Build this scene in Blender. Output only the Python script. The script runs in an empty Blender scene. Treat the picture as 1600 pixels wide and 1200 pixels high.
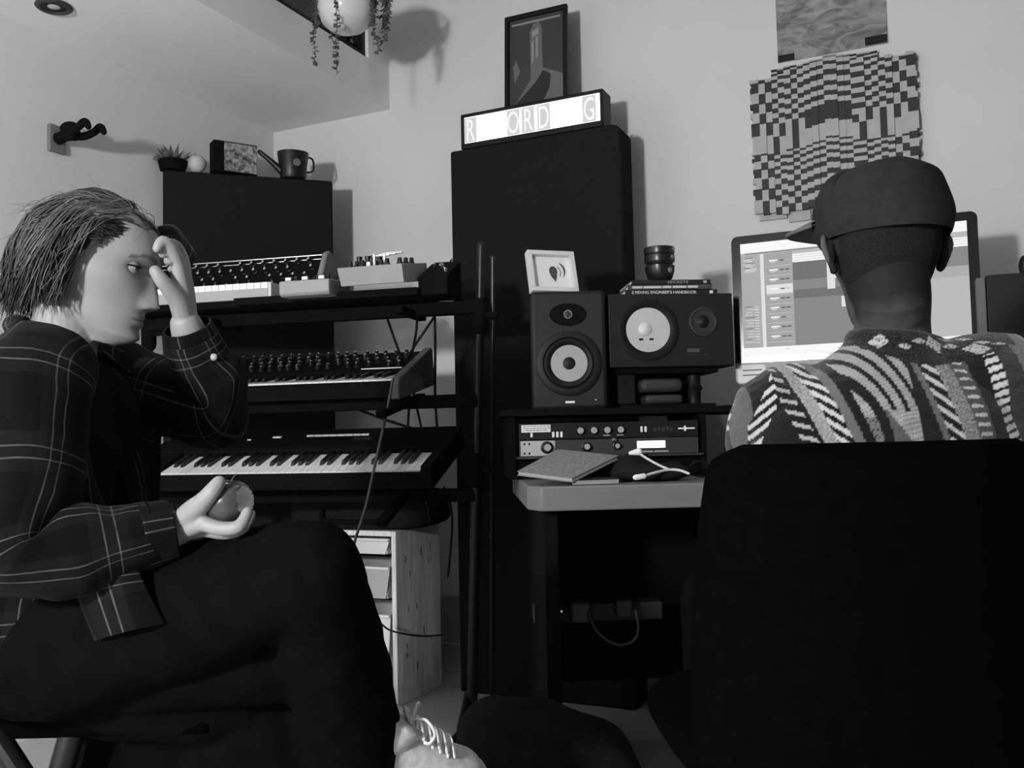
import bpy, math, random
from mathutils import Vector, Matrix, noise

random.seed(7)
R = math.radians
scene = bpy.context.scene
COL = scene.collection

# ------------------------------------------------------------------ camera
FPX, CAM_H = 1450.0, 0.90
PITCH, ROLL = R(3.16), R(-1.3)
CAM_M = Matrix.Translation((0, 0, CAM_H)) @ Matrix.Rotation(R(90) + PITCH, 4, 'X') @ Matrix.Rotation(ROLL, 4, 'Z')
cam_data = bpy.data.cameras.new('camera')
cam_data.sensor_width = 36.0
cam_data.lens = 36.0 * FPX / 1600.0
cam_data.clip_start = 0.02
cam = bpy.data.objects.new('camera', cam_data)
cam.matrix_world = CAM_M
COL.objects.link(cam)
scene.camera = cam

# ------------------------------------------------------------------ world, exposure
world = bpy.data.worlds.new('world')
scene.world = world
world.use_nodes = True
world.node_tree.nodes['Background'].inputs[0].default_value = (0.5, 0.5, 0.5, 1)
world.node_tree.nodes['Background'].inputs[1].default_value = 0.0
scene.view_settings.view_transform = 'Standard'
scene.view_settings.look = 'None'
scene.view_settings.gamma = 1.0
scene.view_settings.use_curve_mapping = False
scene.view_settings.exposure = 0.0

# ------------------------------------------------------------------ room frame (turned 25 degrees from the line of sight)
RA = R(25)
WY, WXL, WXR, WYF = 3.20, -2.62, 2.30, -1.70     # back wall, left wall, right wall, front wall
ZLOW, ZHIGH, XSTEP = 2.25, 2.90, -2.02           # soffit height, ceiling height, where the soffit ends
def RW(x, y, z=0.0):
    return Vector((x * math.cos(RA) + y * math.sin(RA), -x * math.sin(RA) + y * math.cos(RA), z))
ROOM = Matrix.Rotation(-RA, 4, 'Z')

# lamps: (room x, room y, z, kind, power, size / cone)
def lamp(name, pos, energy, cone=120, blend=0.6, radius=0.06, aim=None):
    ld = bpy.data.lights.new(name, 'SPOT')
    ld.energy = energy; ld.spot_size = R(cone); ld.spot_blend = blend
    ld.shadow_soft_size = radius
    o = bpy.data.objects.new(name, ld)
    o.location = pos
    if aim is not None:
        o.rotation_euler = (Vector(aim) - Vector(pos)).to_track_quat('-Z', 'Y').to_euler()
    COL.objects.link(o)
    return o
DOWNLIGHTS = [(-1.60, 1.62, 22)]                    # room x, y, power
for i, (x, y, e) in enumerate(DOWNLIGHTS):
    lamp('downlight_beam', RW(x, y, ZHIGH - 0.03), e, cone=80, blend=0.8, radius=0.05)
# glowing globes of the room's other lamps (the globes themselves give the light): world position, radius, radiance
PENDANT = (Vector((0.38, 1.75, 2.30)), 0.045, 700)
FLOORLAMP = (Vector((-1.45, -0.70, 1.38)), 0.10, 830)

# ------------------------------------------------------------------ pixel helper: a point of the place seen at (u, v), at distance d ahead
def P(u, v, d):
    q = CAM_M.to_3x3() @ Vector(((u - 800) / FPX, -(v - 600) / FPX, -1))
    return Vector((0, 0, CAM_H)) + q * (d / q.y)
def PZ(u, v, z):
    q = CAM_M.to_3x3() @ Vector(((u - 800) / FPX, -(v - 600) / FPX, -1))
    return Vector((0, 0, CAM_H)) + q * ((z - CAM_H) / q.z)
def PW(u, v, yroom=WY):
    """where the ray meets the plane at room-y; returned in ROOM coordinates"""
    q = CAM_M.to_3x3() @ Vector(((u - 800) / FPX, -(v - 600) / FPX, -1))
    n = RW(0, 1)
    t = yroom / (q.x * n.x + q.y * n.y)
    p = q * t
    ex = RW(1, 0)
    return Vector((p.dot(ex), yroom, CAM_H + p.z))

# ------------------------------------------------------------------ materials (all neutral: the photo is black and white)
def M(name, g, rough=0.6, spec=0.4, metal=0.0, var=0.0, vscale=8.0, bump=0.0, bscale=60.0, sheen=0.0, stretch=None, coat=0.0):
    m = bpy.data.materials.new(name); m.use_nodes = True
    nt = m.node_tree; b = nt.nodes['Principled BSDF']
    b.inputs['Base Color'].default_value = (g, g, g, 1)
    b.inputs['Roughness'].default_value = rough
    b.inputs['Specular IOR Level'].default_value = spec
    b.inputs['Metallic'].default_value = metal
    b.inputs['Sheen Weight'].default_value = sheen
    b.inputs['Coat Weight'].default_value = coat
    tc = nt.nodes.new('ShaderNodeTexCoord')
    src = tc.outputs['Object']
    if stretch:
        mp = nt.nodes.new('ShaderNodeMapping'); mp.inputs['Scale'].default_value = stretch
        nt.links.new(src, mp.inputs['Vector']); src = mp.outputs['Vector']
    v = var if var > 0 else 0.06
    n = nt.nodes.new('ShaderNodeTexNoise'); n.inputs['Scale'].default_value = vscale; n.inputs['Detail'].default_value = 6
    nt.links.new(src, n.inputs['Vector'])
    r = nt.nodes.new('ShaderNodeMapRange')
    r.inputs[1].default_value = 0.3; r.inputs[2].default_value = 0.7
    r.inputs[3].default_value = g * (1 - v); r.inputs[4].default_value = min(1, g * (1 + v))
    nt.links.new(n.outputs['Fac'], r.inputs[0])
    nt.links.new(r.outputs[0], b.inputs['Base Color'])
    if bump > 0:
        n2 = nt.nodes.new('ShaderNodeTexNoise'); n2.inputs['Scale'].default_value = bscale; n2.inputs['Detail'].default_value = 4
        nt.links.new(src, n2.inputs['Vector'])
        bp = nt.nodes.new('ShaderNodeBump'); bp.inputs['Strength'].default_value = bump; bp.inputs['Distance'].default_value = 0.01
        nt.links.new(n2.outputs['Fac'], bp.inputs['Height']); nt.links.new(bp.outputs[0], b.inputs['Normal'])
    return m
def E(name, g, strength):
    m = bpy.data.materials.new(name); m.use_nodes = True
    b = m.node_tree.nodes['Principled BSDF']
    b.inputs['Base Color'].default_value = (0.05, 0.05, 0.05, 1)
    b.inputs['Emission Color'].default_value = (g, g, g, 1)
    b.inputs['Emission Strength'].default_value = strength
    b.inputs['Roughness'].default_value = 0.9; b.inputs['Specular IOR Level'].default_value = 0.0
    return m
def VC(name, rough=0.7, spec=0.3, bump=0.0, bscale=300, sheen=0.0):
    """colour read from the mesh's own dye pattern (attribute 'Col')"""
    m = bpy.data.materials.new(name); m.use_nodes = True
    nt = m.node_tree; b = nt.nodes['Principled BSDF']
    a = nt.nodes.new('ShaderNodeAttribute'); a.attribute_name = 'Col'
    nt.links.new(a.outputs['Color'], b.inputs['Base Color'])
    b.inputs['Roughness'].default_value = rough; b.inputs['Specular IOR Level'].default_value = spec
    b.inputs['Sheen Weight'].default_value = sheen
    if bump:
        tc = nt.nodes.new('ShaderNodeTexCoord')
        n2 = nt.nodes.new('ShaderNodeTexNoise'); n2.inputs['Scale'].default_value = bscale
        nt.links.new(tc.outputs['Object'], n2.inputs['Vector'])
        bp = nt.nodes.new('ShaderNodeBump'); bp.inputs['Strength'].default_value = bump; bp.inputs['Distance'].default_value = 0.005
        nt.links.new(n2.outputs['Fac'], bp.inputs['Height']); nt.links.new(bp.outputs[0], b.inputs['Normal'])
    return m

# ------------------------------------------------------------------ mesh builder
def catmull(pts, k):
    if k <= 1 or len(pts) < 3: return [list(p) for p in pts]
    out = []; n = len(pts)
    for i in range(n - 1):
        p0, p1, p2, p3 = pts[max(i - 1, 0)], pts[i], pts[i + 1], pts[min(i + 2, n - 1)]
        for j in range(k):
            t = j / k; t2 = t * t; t3 = t2 * t
            out.append([0.5 * (2 * b + (c - a) * t + (2 * a - 5 * b + 4 * c - d) * t2 + (3 * b - a - 3 * c + d) * t3)
                        for a, b, c, d in zip(p0, p1, p2, p3)])
    out.append(list(pts[-1]))
    return out

class MB:
    def __init__(s):
        s.v = []; s.f = []; s.m = []; s.uv = {}
    def add(s, vs, fs, mi=0, uvs=None, T=None):
        o = len(s.v)
        s.v += [(T @ Vector(v)) if T is not None else Vector(v) for v in vs]
        for k, f in enumerate(fs):
            if uvs: s.uv[len(s.f)] = uvs[k]
            s.f.append([o + i for i in f]); s.m.append(mi)
        return s
    def box(s, c, d, mi=0, T=None):
        x, y, z = c; a, b, e = d[0] / 2, d[1] / 2, d[2] / 2
        vs = [(x + i * a, y + j * b, z + k * e) for i in (-1, 1) for j in (-1, 1) for k in (-1, 1)]
        fs = [(0, 1, 3, 2), (4, 6, 7, 5), (0, 4, 5, 1), (2, 3, 7, 6), (0, 2, 6, 4), (1, 5, 7, 3)]
        return s.add(vs, fs, mi, None, T)
    def hexa(s, v8, mi=0, T=None):
        """8 corners: bottom 4 counter-clockwise, then top 4"""
        fs = [(3, 2, 1, 0), (4, 5, 6, 7), (0, 1, 5, 4), (1, 2, 6, 5), (2, 3, 7, 6), (3, 0, 4, 7)]
        return s.add(v8, fs, mi, None, T)
    def prism(s, poly, x0, x1, mi=0, T=None, axis='X'):
        """poly in the two other axes (cyclic), swept along axis"""
        n = len(poly)
        def mk(a, p):
            return (a, p[0], p[1]) if axis == 'X' else ((p[0], a, p[1]) if axis == 'Y' else (p[0], p[1], a))
        vs = [mk(x0, p) for p in poly] + [mk(x1, p) for p in poly]
        fs = [tuple(range(n)), tuple(range(2 * n - 1, n - 1, -1))] + [(i, n + i, n + (i + 1) % n, (i + 1) % n) for i in range(n)]
        return s.add(vs, fs, mi, None, T)
    def lathe(s, prof, n=32, mi=0, T=None, sx=1.0, sy=1.0):
        vs = []; fs = []; m = len(prof)
        for (r, z) in prof:
            for k in range(n):
                a = 2 * math.pi * k / n
                vs.append((r * sx * math.cos(a), r * sy * math.sin(a), z))
        for i in range(m - 1):
            for k in range(n):
                k2 = (k + 1) % n
                fs.append((i * n + k, i * n + k2, (i + 1) * n + k2, (i + 1) * n + k))
        if prof[0][0] > 1e-6: fs.append(tuple(range(n - 1, -1, -1)))
        if prof[-1][0] > 1e-6: fs.append(tuple((m - 1) * n + k for k in range(n)))
        return s.add(vs, fs, mi, None, T)
    def cyl(s, p0, p1, r, n=16, mi=0, r1=None, T=None):
        return s.tube([p0, p1], [r, r if r1 is None else r1], n, mi, 1, T, round_caps=False)
    def tube(s, pts, r, n=10, mi=0, k=4, T=None, round_caps=True, flat=1.0, up=None):
        pts = [Vector(p) for p in pts]
        rr = list(r) if isinstance(r, (list, tuple)) else [r] * len(pts)
        q = catmull([tuple(p) + (a,) for p, a in zip(pts, rr)], k)
        cs = [Vector(x[:3]) for x in q]; rs = [max(x[3], 1e-5) for x in q]
        if round_caps:
            d0 = (cs[0] - cs[1]).normalized(); d1 = (cs[-1] - cs[-2]).normalized()
            pre = [(cs[0] + d0 * rs[0] * math.sin(a), rs[0] * math.cos(a)) for a in (1.45, 1.05, 0.55)]
            post = [(cs[-1] + d1 * rs[-1] * math.sin(a), rs[-1] * math.cos(a)) for a in (0.55, 1.05, 1.45)]
            cs = [p for p, _ in pre] + cs + [p for p, _ in post]
            rs = [a for _, a in pre] + rs + [a for _, a in post]
        N = len(cs); vs = []; fs = []
        t = (cs[1] - cs[0]).normalized()
        ref = Vector(up) if up is not None else (Vector((0, 0, 1)) if abs(t.z) < 0.9 else Vector((1, 0, 0)))
        u = (ref - t * ref.dot(t)).normalized()
        for i in range(N):
            a = cs[min(i + 1, N - 1)] - cs[max(i - 1, 0)]
            if a.length > 1e-9: t = a.normalized()
            u = u - t * u.dot(t)
            u = u.normalized() if u.length > 1e-6 else t.orthogonal().normalized()
            w = t.cross(u)
            for j in range(n):
                an = 2 * math.pi * j / n
                vs.append(cs[i] + u * (rs[i] * flat * math.cos(an)) + w * (rs[i] * math.sin(an)))
        for i in range(N - 1):
            for j in range(n):
                j2 = (j + 1) % n
                fs.append((i * n + j, i * n + j2, (i + 1) * n + j2, (i + 1) * n + j))
        fs.append(tuple(range(n - 1, -1, -1))); fs.append(tuple((N - 1) * n + j for j in range(n)))
        return s.add(vs, fs, mi, None, T)
    def sphere(s, c, r, nu=24, nv=14, mi=0, T=None):
        rx, ry, rz = (r, r, r) if not isinstance(r, (tuple, list)) else r
        vs = [(c[0], c[1], c[2] + rz)]
        for i in range(1, nv):
            p = math.pi * i / nv
            for j in range(nu):
                a = 2 * math.pi * j / nu
                vs.append((c[0] + rx * math.sin(p) * math.cos(a), c[1] + ry * math.sin(p) * math.sin(a), c[2] + rz * math.cos(p)))
        vs.append((c[0], c[1], c[2] - rz)); L = len(vs) - 1; fs = []
        for j in range(nu): fs.append((0, 1 + j, 1 + (j + 1) % nu))
        for i in range(nv - 2):
            for j in range(nu):
                a = 1 + i * nu
                fs.append((a + j, a + nu + j, a + nu + (j + 1) % nu, a + (j + 1) % nu))
        for j in range(nu): fs.append((L, L - nu + (j + 1) % nu, L - nu + j))
        return s.add(vs, fs, mi, None, T)
    def grid(s, fn, nu, nv, mi=0, uvfn=None, T=None, closed=False, mfn=None):
        cols = nu if closed else nu + 1
        vs = [fn(i / nu, j / nv) for j in range(nv + 1) for i in range(cols)]
        o = len(s.v); s.v += [(T @ Vector(v)) if T is not None else Vector(v) for v in vs]
        for j in range(nv):
            for i in range(nu):
                i2 = (i + 1) % cols
                if uvfn: s.uv[len(s.f)] = [uvfn(a, b) for a, b in ((i / nu, j / nv), ((i + 1) / nu, j / nv), ((i + 1) / nu, (j + 1) / nv), (i / nu, (j + 1) / nv))]
                s.f.append([o + j * cols + i, o + j * cols + i2, o + (j + 1) * cols + i2, o + (j + 1) * cols + i])
                s.m.append(mfn((i + .5) / nu, (j + .5) / nv) if mfn else mi)
        return s
    def loft(s, secs, n=40, k=5, mi=0, a0=0.0, a1=2 * math.pi, wr=0.0, wsc=14.0, seed=0.0, cap=False, uoff=0.0, power=2.0):
        """secs: (centre, U, V): ring = c + U cos a + V sin a. UV in metres."""
        raw = catmull([tuple(c) + tuple(u) + tuple(v) for c, u, v in secs], k)
        rows = [(Vector(x[0:3]), Vector(x[3:6]), Vector(x[6:9])) for x in raw]
        closed = abs(a1 - a0 - 2 * math.pi) < 1e-6
        vl = [0.0]
        for i in range(1, len(rows)): vl.append(vl[-1] + (rows[i][0] - rows[i - 1][0]).length)
        vs = []; cols = n if closed else n + 1
        for (c, u, v) in rows:
            for j in range(cols):
                a = a0 + (a1 - a0) * j / n
                ca, sa = math.cos(a), math.sin(a)
                ca = math.copysign(abs(ca) ** (2 / power), ca); sa = math.copysign(abs(sa) ** (2 / power), sa)
                p = c + u * ca + v * sa
                if wr:
                    d = p - c
                    nn = noise.noise(p * wsc + Vector((seed, seed * 2, 0))) + 0.5 * noise.noise(p * wsc * 2.3 + Vector((0, seed, 3)))
                    p = p + d.normalized() * (nn * wr)
                vs.append(p)
        avg = sum((u.length + v.length) / 2 for _, u, v in rows) / len(rows)
        fs = []; uvs = []
        for i in range(len(rows) - 1):
            for j in range(n):
                j2 = (j + 1) % cols
                fs.append((i * cols + j, i * cols + j2, (i + 1) * cols + j2, (i + 1) * cols + j))
                ua, ub = uoff + (a0 + (a1 - a0) * j / n) * avg, uoff + (a0 + (a1 - a0) * (j + 1) / n) * avg
                uvs.append([(ua, vl[i]), (ub, vl[i]), (ub, vl[i + 1]), (ua, vl[i + 1])])
        if cap and closed:
            fs.append(tuple(range(n - 1, -1, -1))); uvs.append([(0, 0)] * n)
            L = (len(rows) - 1) * cols
            fs.append(tuple(L + j for j in range(n))); uvs.append([(0, 0)] * n)
        return s.add(vs, fs, mi, uvs)
    def text(s, txt, size, T, mi=0, depth=0.0005, align='LEFT', squeeze=1.0, fit=None):
        cu = bpy.data.curves.new('t', 'FONT'); cu.body = txt; cu.size = size; cu.align_x = align
        cu.extrude = depth; cu.resolution_u = 3
        o = bpy.data.objects.new('t', cu); COL.objects.link(o)
        dg = bpy.context.evaluated_depsgraph_get()
        me = bpy.data.meshes.new_from_object(o.evaluated_get(dg))
        vs = [v.co.copy() for v in me.vertices]; fs = [tuple(p.vertices) for p in me.polygons]
        if fit and vs:
            w = max(v.x for v in vs) - min(v.x for v in vs); x0 = min(v.x for v in vs)
            for v in vs: v.x = (v.x - x0) * fit / w
        for v in vs: v.x *= squeeze
        bpy.data.objects.remove(o); bpy.data.curves.remove(cu); bpy.data.meshes.remove(me)
        return s.add(vs, fs, mi, None, T)
    def mesh(s, name, mats, smooth=30, off=None):
        me = bpy.data.meshes.new(name)
        o = off or Vector((0, 0, 0))
        me.from_pydata([tuple(v - o) for v in s.v], [], s.f)
        for m in (mats if isinstance(mats, (list, tuple)) else [mats]): me.materials.append(m)
        me.polygons.foreach_set('material_index', s.m)
        if s.uv:
            ul = me.uv_layers.new(name='UVMap')
            for p in me.polygons:
                q = s.uv.get(p.index)
                if q:
                    for li, w in zip(p.loop_indices, q): ul.data[li].uv = w
        me.validate(); me.update()
        if smooth:
            me.shade_smooth()
            if smooth < 180: me.set_sharp_from_angle(angle=R(smooth))
        return me
    def build(s, name, mats, parent=None, smooth=30, bevel=0.0, off=None, loc=None, rot=None, seg=2):
        return link(name, s.mesh(name, mats, smooth, off), parent, bevel, loc, rot, seg)

def link(name, me, parent=None, bevel=0.0, loc=None, rot=None, seg=2):
    o = bpy.data.objects.new(name, me); COL.objects.link(o)
    if parent is not None: o.parent = parent
    if loc is not None: o.location = loc
    if rot is not None: o.rotation_euler = rot
    if bevel:
        b = o.modifiers.new('bevel', 'BEVEL'); b.width = bevel; b.segments = seg; b.limit_method = 'ANGLE'; b.angle_limit = R(40)
    return o
def fuse(mb, name, mats, voxel, smooth=4, factor=0.5):
    me = mb.mesh('tmp', mats, 180)
    o = bpy.data.objects.new('tmp', me); COL.objects.link(o)
    r = o.modifiers.new('r', 'REMESH'); r.mode = 'VOXEL'; r.voxel_size = voxel; r.adaptivity = 0
    if smooth:
        sm = o.modifiers.new('s', 'SMOOTH'); sm.iterations = smooth; sm.factor = factor
    dg = bpy.context.evaluated_depsgraph_get()
    out = bpy.data.meshes.new_from_object(o.evaluated_get(dg)); out.name = name
    bpy.data.objects.remove(o)
    if not out.materials:
        for m in (mats if isinstance(mats, (list, tuple)) else [mats]): out.materials.append(m)
    out.shade_smooth()
    return out
def shift(me, off):
    me.transform(Matrix.Translation(-Vector(off))); return me
def wrinkle(me, fn):
    data = [(v.co.copy(), v.normal.copy()) for v in me.vertices]
    buf = []
    for co, n in data: buf += list(co + n * fn(co))
    me.vertices.foreach_set('co', buf); me.update()
def dye(me, fn):
    ca = me.color_attributes.new('Col', 'FLOAT_COLOR', 'POINT')
    buf = []
    for v in me.vertices:
        g = fn(v.co); buf += [g, g, g, 1.0]
    ca.data.foreach_set('color', buf)
def tag(o, label, cat, group=None, kind=None):
    o['label'] = label; o['category'] = cat
    if group: o['group'] = group
    if kind: o['kind'] = kind
    return o
def struct(o, label=None, cat=None):
    o['kind'] = 'structure'
    if label: o['label'] = label; o['category'] = cat
    return o
def empty(name, loc, rot=(0, 0, 0), label=None, cat=None, group=None):
    o = bpy.data.objects.new(name, None); COL.objects.link(o)
    o.location = loc; o.rotation_euler = rot; o.empty_display_size = 0.05
    if label: tag(o, label, cat, group)
    return o
def copy_tree(o, parent=None):
    c = o.copy(); COL.objects.link(c)
    if parent is not None: c.parent = parent
    for ch in [x for x in bpy.data.objects if x.parent == o and x.name in COL.objects]:
        if ch is not c: copy_tree(ch, c)
    return c
def T3(loc, rx=0, ry=0, rz=0):
    return Matrix.Translation(loc) @ Matrix.Rotation(rz, 4, 'Z') @ Matrix.Rotation(ry, 4, 'Y') @ Matrix.Rotation(rx, 4, 'X')
FRONT = Matrix.Rotation(R(90), 4, 'X')      # text plane: XY -> XZ, facing -Y

# shared materials
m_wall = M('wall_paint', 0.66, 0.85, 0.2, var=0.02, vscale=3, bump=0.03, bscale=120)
m_walldark = M('wall_low_bounce', 0.14, 0.85, 0.2, var=0.03, vscale=3)  # unseen walls, tone lowered to cut bounced light
m_ceilhigh = M('ceiling_low_bounce', 0.16, 0.9, 0.15, var=0.02, vscale=2)  # high ceiling out of view, darkened to cut bounced light
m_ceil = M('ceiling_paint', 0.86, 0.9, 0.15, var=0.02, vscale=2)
m_floor = M('floor_vinyl', 0.45, 0.6, 0.3, var=0.10, vscale=5)
m_blackcloth = M('black_cloth', 0.014, 0.95, 0.05, var=0.15, vscale=90, bump=0.15, bscale=500)
m_black = M('black_plastic', 0.008, 0.5, 0.22)
m_blackmatte = M('black_matte', 0.004, 0.85, 0.08)
m_metalblack = M('black_steel', 0.008, 0.4, 0.35)
m_grey = M('grey_metal', 0.33, 0.5, 0.4, var=0.04)
m_dgrey = M('dark_grey', 0.030, 0.5, 0.4)
m_white = M('white_plastic', 0.78, 0.4, 0.4)
m_paper = M('paper', 0.72, 0.9, 0.1, var=0.03)
m_key = M('white_key_gloss', 0.80, 0.25, 0.5)
m_keyb = M('black_key_gloss', 0.008, 0.35, 0.4)
m_knob = M('knob_black', 0.010, 0.35, 0.4)
m_chrome = M('chrome', 0.75, 0.2, 0.5, metal=1.0)
m_glassdark = M('dark_glass', 0.006, 0.12, 0.5)
# ================================================================== THE SETTING
def plate(name, c, d, mat, label=None):
    """axis-aligned slab in room coordinates"""
    return struct(MB().box((0, 0, 0), d).build(name, mat, None, 0, loc=RW(*c), rot=(0, 0, -RA)))
LX, LY = WXR - WXL, WY - WYF
cx, cy = (WXR + WXL) / 2, (WY + WYF) / 2
plate('floor', (cx, cy, -0.05), (LX + 0.4, LY + 0.4, 0.1), m_floor)
plate('wall_back', (cx, WY + 0.05, 1.5), (LX + 0.4, 0.1, 3.1), m_wall)
plate('wall_left', (WXL - 0.05, cy, 1.5), (0.1, LY, 3.1), m_wall)
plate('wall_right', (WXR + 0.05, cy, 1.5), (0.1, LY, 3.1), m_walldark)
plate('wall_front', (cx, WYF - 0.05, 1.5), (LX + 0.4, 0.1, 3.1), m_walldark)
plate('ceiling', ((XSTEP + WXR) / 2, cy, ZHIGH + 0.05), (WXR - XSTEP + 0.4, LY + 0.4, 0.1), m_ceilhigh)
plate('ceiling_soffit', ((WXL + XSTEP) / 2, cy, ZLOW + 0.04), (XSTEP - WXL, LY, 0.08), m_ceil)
# upright face of the soffit with a dark window in it
WZ0, WZ1, WYa, WYb = 2.41, 2.80, 0.9, 3.05
fx = XSTEP - 0.04
plate('trim_1', (fx, cy, (ZLOW + 0.08 + WZ0) / 2), (0.08, LY, WZ0 - ZLOW - 0.08), m_ceil)
plate('trim_2', (fx, cy, (WZ1 + ZHIGH) / 2), (0.08, LY, ZHIGH - WZ1), m_ceil)
plate('trim_3', (fx, (WYb + WY) / 2, (WZ0 + WZ1) / 2), (0.08, WY - WYb, WZ1 - WZ0), m_ceil)
plate('trim_4', (fx, (WYa + WYF) / 2, (WZ0 + WZ1) / 2), (0.08, WYa - WYF, WZ1 - WZ0), m_ceil)
w = struct(empty('window_1', RW(fx, (WYa + WYb) / 2, (WZ0 + WZ1) / 2), (0, 0, -RA)))
hh, ll = (WZ1 - WZ0) / 2, (WYb - WYa) / 2
b = MB()
for zz in (-hh + 0.012, hh - 0.012): b.box((0, 0, zz), (0.05, 2 * ll, 0.024))
for yy in (-ll + 0.012, ll - 0.012): b.box((0, yy, 0), (0.05, 0.024, 2 * hh - 0.048))
b.build('window_frame', m_black, w, 0)
MB().box((-0.015, 0, 0), (0.008, 2 * ll - 0.04, 2 * hh - 0.04)).build('window_pane', m_glassdark, w, 0)
# skirting board
plate('baseboard_back', (cx, WY - 0.008, 0.05), (LX, 0.016, 0.10), m_wall)
plate('baseboard_left', (WXL + 0.008, cy, 0.05), (0.016, LY - 0.04, 0.10), m_wall)

# ceiling downlights: the one in view in the soffit (off), and the lit ones over the room
def downlight(pos, lit, label):
    e = empty('recessed_downlight', pos, (0, 0, 0), label, 'light')
    b = MB()
    b.lathe([(0.034, 0.0), (0.052, 0.0), (0.054, -0.004), (0.050, -0.008), (0.040, -0.009), (0.036, -0.004), (0.034, 0.0)], 36)
    b.build('trim_ring', m_dgrey if not lit else m_white, e)
    b = MB(); b.lathe([(0.036, -0.004), (0.033, -0.001), (0.030, -0.0005)], 32); b.build('reflector', m_black, e)
    b = MB(); b.lathe([(0.0, -0.006), (0.012, -0.006), (0.018, -0.004), (0.018, -0.001)], 24)
    b.build('bulb', m_bulb if lit else M('frosted_bulb', 0.5, 0.3), e)
m_bulb = E('lit_bulb', 1.0, 4.0)
p = PZ(84, 9, ZLOW - 0.001)
downlight(p, False, 'unlit round recessed downlight in the low soffit at top left')
for (x, y, e_) in DOWNLIGHTS:
    downlight(RW(x, y, ZHIGH - 0.0005), True, 'lit recessed downlight in the high ceiling above the person in plaid')

# globe lamps
gp, gr, gs = PENDANT
e = empty('pendant_lamp', Vector((gp.x, gp.y, ZHIGH)), (0, 0, 0), 'pendant lamp with a dark metal shade hanging from the ceiling above the desk chair', 'lamp')
pz = gp.z - ZHIGH
MB().sphere((0, 0, pz), gr, 32, 20).build('light_bulb', E('pendant_glow', 1.0, gs), e, 180)
b = MB(); b.lathe([(0.150, pz - 0.040), (0.152, pz - 0.040), (0.10, pz + 0.085), (0.03, pz + 0.115), (0.0, pz + 0.116), (0.0, pz + 0.112), (0.03, pz + 0.111), (0.098, pz + 0.082), (0.150, pz - 0.040)], 48); b.build('lamp_shade', m_white, e)
b = MB(); b.cyl((0, 0, pz + 0.115), (0, 0, -0.02), 0.004, 8); b.build('cord', m_black, e)
b = MB(); b.lathe([(0.05, -0.03), (0.05, 0.0)], 24); b.build('ceiling_rose', m_white, e)
gp, gr, gs = FLOORLAMP
e = empty('floor_lamp', Vector((gp.x, gp.y, 0)), (0, 0, 0), 'glowing globe floor lamp standing behind the viewer at the left', 'lamp')
MB().sphere((0, 0, gp.z), gr, 32, 20).build('glass_globe', E('floor_lamp_glow', 1.0, gs), e, 180)
b = MB(); b.cyl((0, 0, 0.02), (0, 0, gp.z - gr), 0.010, 12); b.build('pole', m_metalblack, e)
b = MB(); b.lathe([(0.13, 0.0), (0.13, 0.015), (0.02, 0.025)], 32); b.build('base', m_metalblack, e)
# ================================================================== ON AND AGAINST THE WALLS
ROOMROT = (0, 0, -RA)
# ---- tall black bass trap (parallel to the back wall)
ZP = 1.925
py_ = 2.93
pl, pr = PW(703, 240, py_), PW(968, 200, py_)
pw = pr.x - pl.x
pzl, pzr = PW(704, 236, py_).z, PW(968, 192, py_).z
e = empty('acoustic_panel', RW((pl.x + pr.x) / 2, py_, 0), ROOMROT, 'tall black fabric acoustic panel standing against the wall under the lit sign', 'acoustic panel')
hz = (pzl + pzr) / 2
PT = 0.13
b = MB()
rc = 0.03
poly = [(-pw / 2, 0.0), (pw / 2, 0.0)] + [(pw / 2 - rc + rc * math.cos(a), hz - rc + rc * math.sin(a)) for a in [R(x) for x in range(0, 91, 15)]] + [(-pw / 2, hz)]
b.prism(poly, 0, PT, axis='Y')
b.build('fabric_cover', m_blackcloth, e, 20, 0.008)

PANEL_TOP, PANEL_C = hz, Vector(((pl.x + pr.x) / 2, py_))

# ---- lightbox sign reading RECORDING
sl, sr = PW(719, 163, py_ - 0.0), PW(941, 126, py_ - 0.0)
sw = sr.x - sl.x; sh = 0.128; sd = 0.085
SZ = PANEL_TOP
e = empty('lightbox_sign', RW((sl.x + sr.x) / 2, py_, SZ), ROOMROT, 'black lightbox sign lit white, reading RECORDING, on the tall black panel', 'sign')
b = MB()
t = 0.012
for zz, hgt in ((0.010, 0.020), (sh - 0.006, 0.012)): b.box((0, sd / 2, zz), (sw, sd, hgt))
for xx, ww in ((-sw / 2 + 0.006, 0.012), (sw / 2 - 0.006, 0.012)): b.box((xx, sd / 2, sh / 2), (ww, sd, sh))
b.box((0, sd - 0.004, sh / 2), (sw - 0.02, 0.008, sh - 0.02))
b.build('housing', m_black, e, 0, 0.003)
fw, fz0, fz1 = sw - 0.026, 0.020, sh - 0.012
MB().box((0, 0.010, (fz0 + fz1) / 2), (fw, 0.006, fz1 - fz0)).build('diffuser', E('lit_diffuser', 1.0, 3.2), e, 0)
m_tile = E('letter_slide', 0.62, 1.0); m_letter = E('letter_lit', 0.92, 1.0); m_blank = E('washed_letter', 1.0, 1.5)
word = 'RECORDING'; n_ = len(word); slot = fw / n_
lay = [0.045, 0.155, 0.255, 0.375, 0.485, 0.60, 0.72, 0.80, 0.925]
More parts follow.
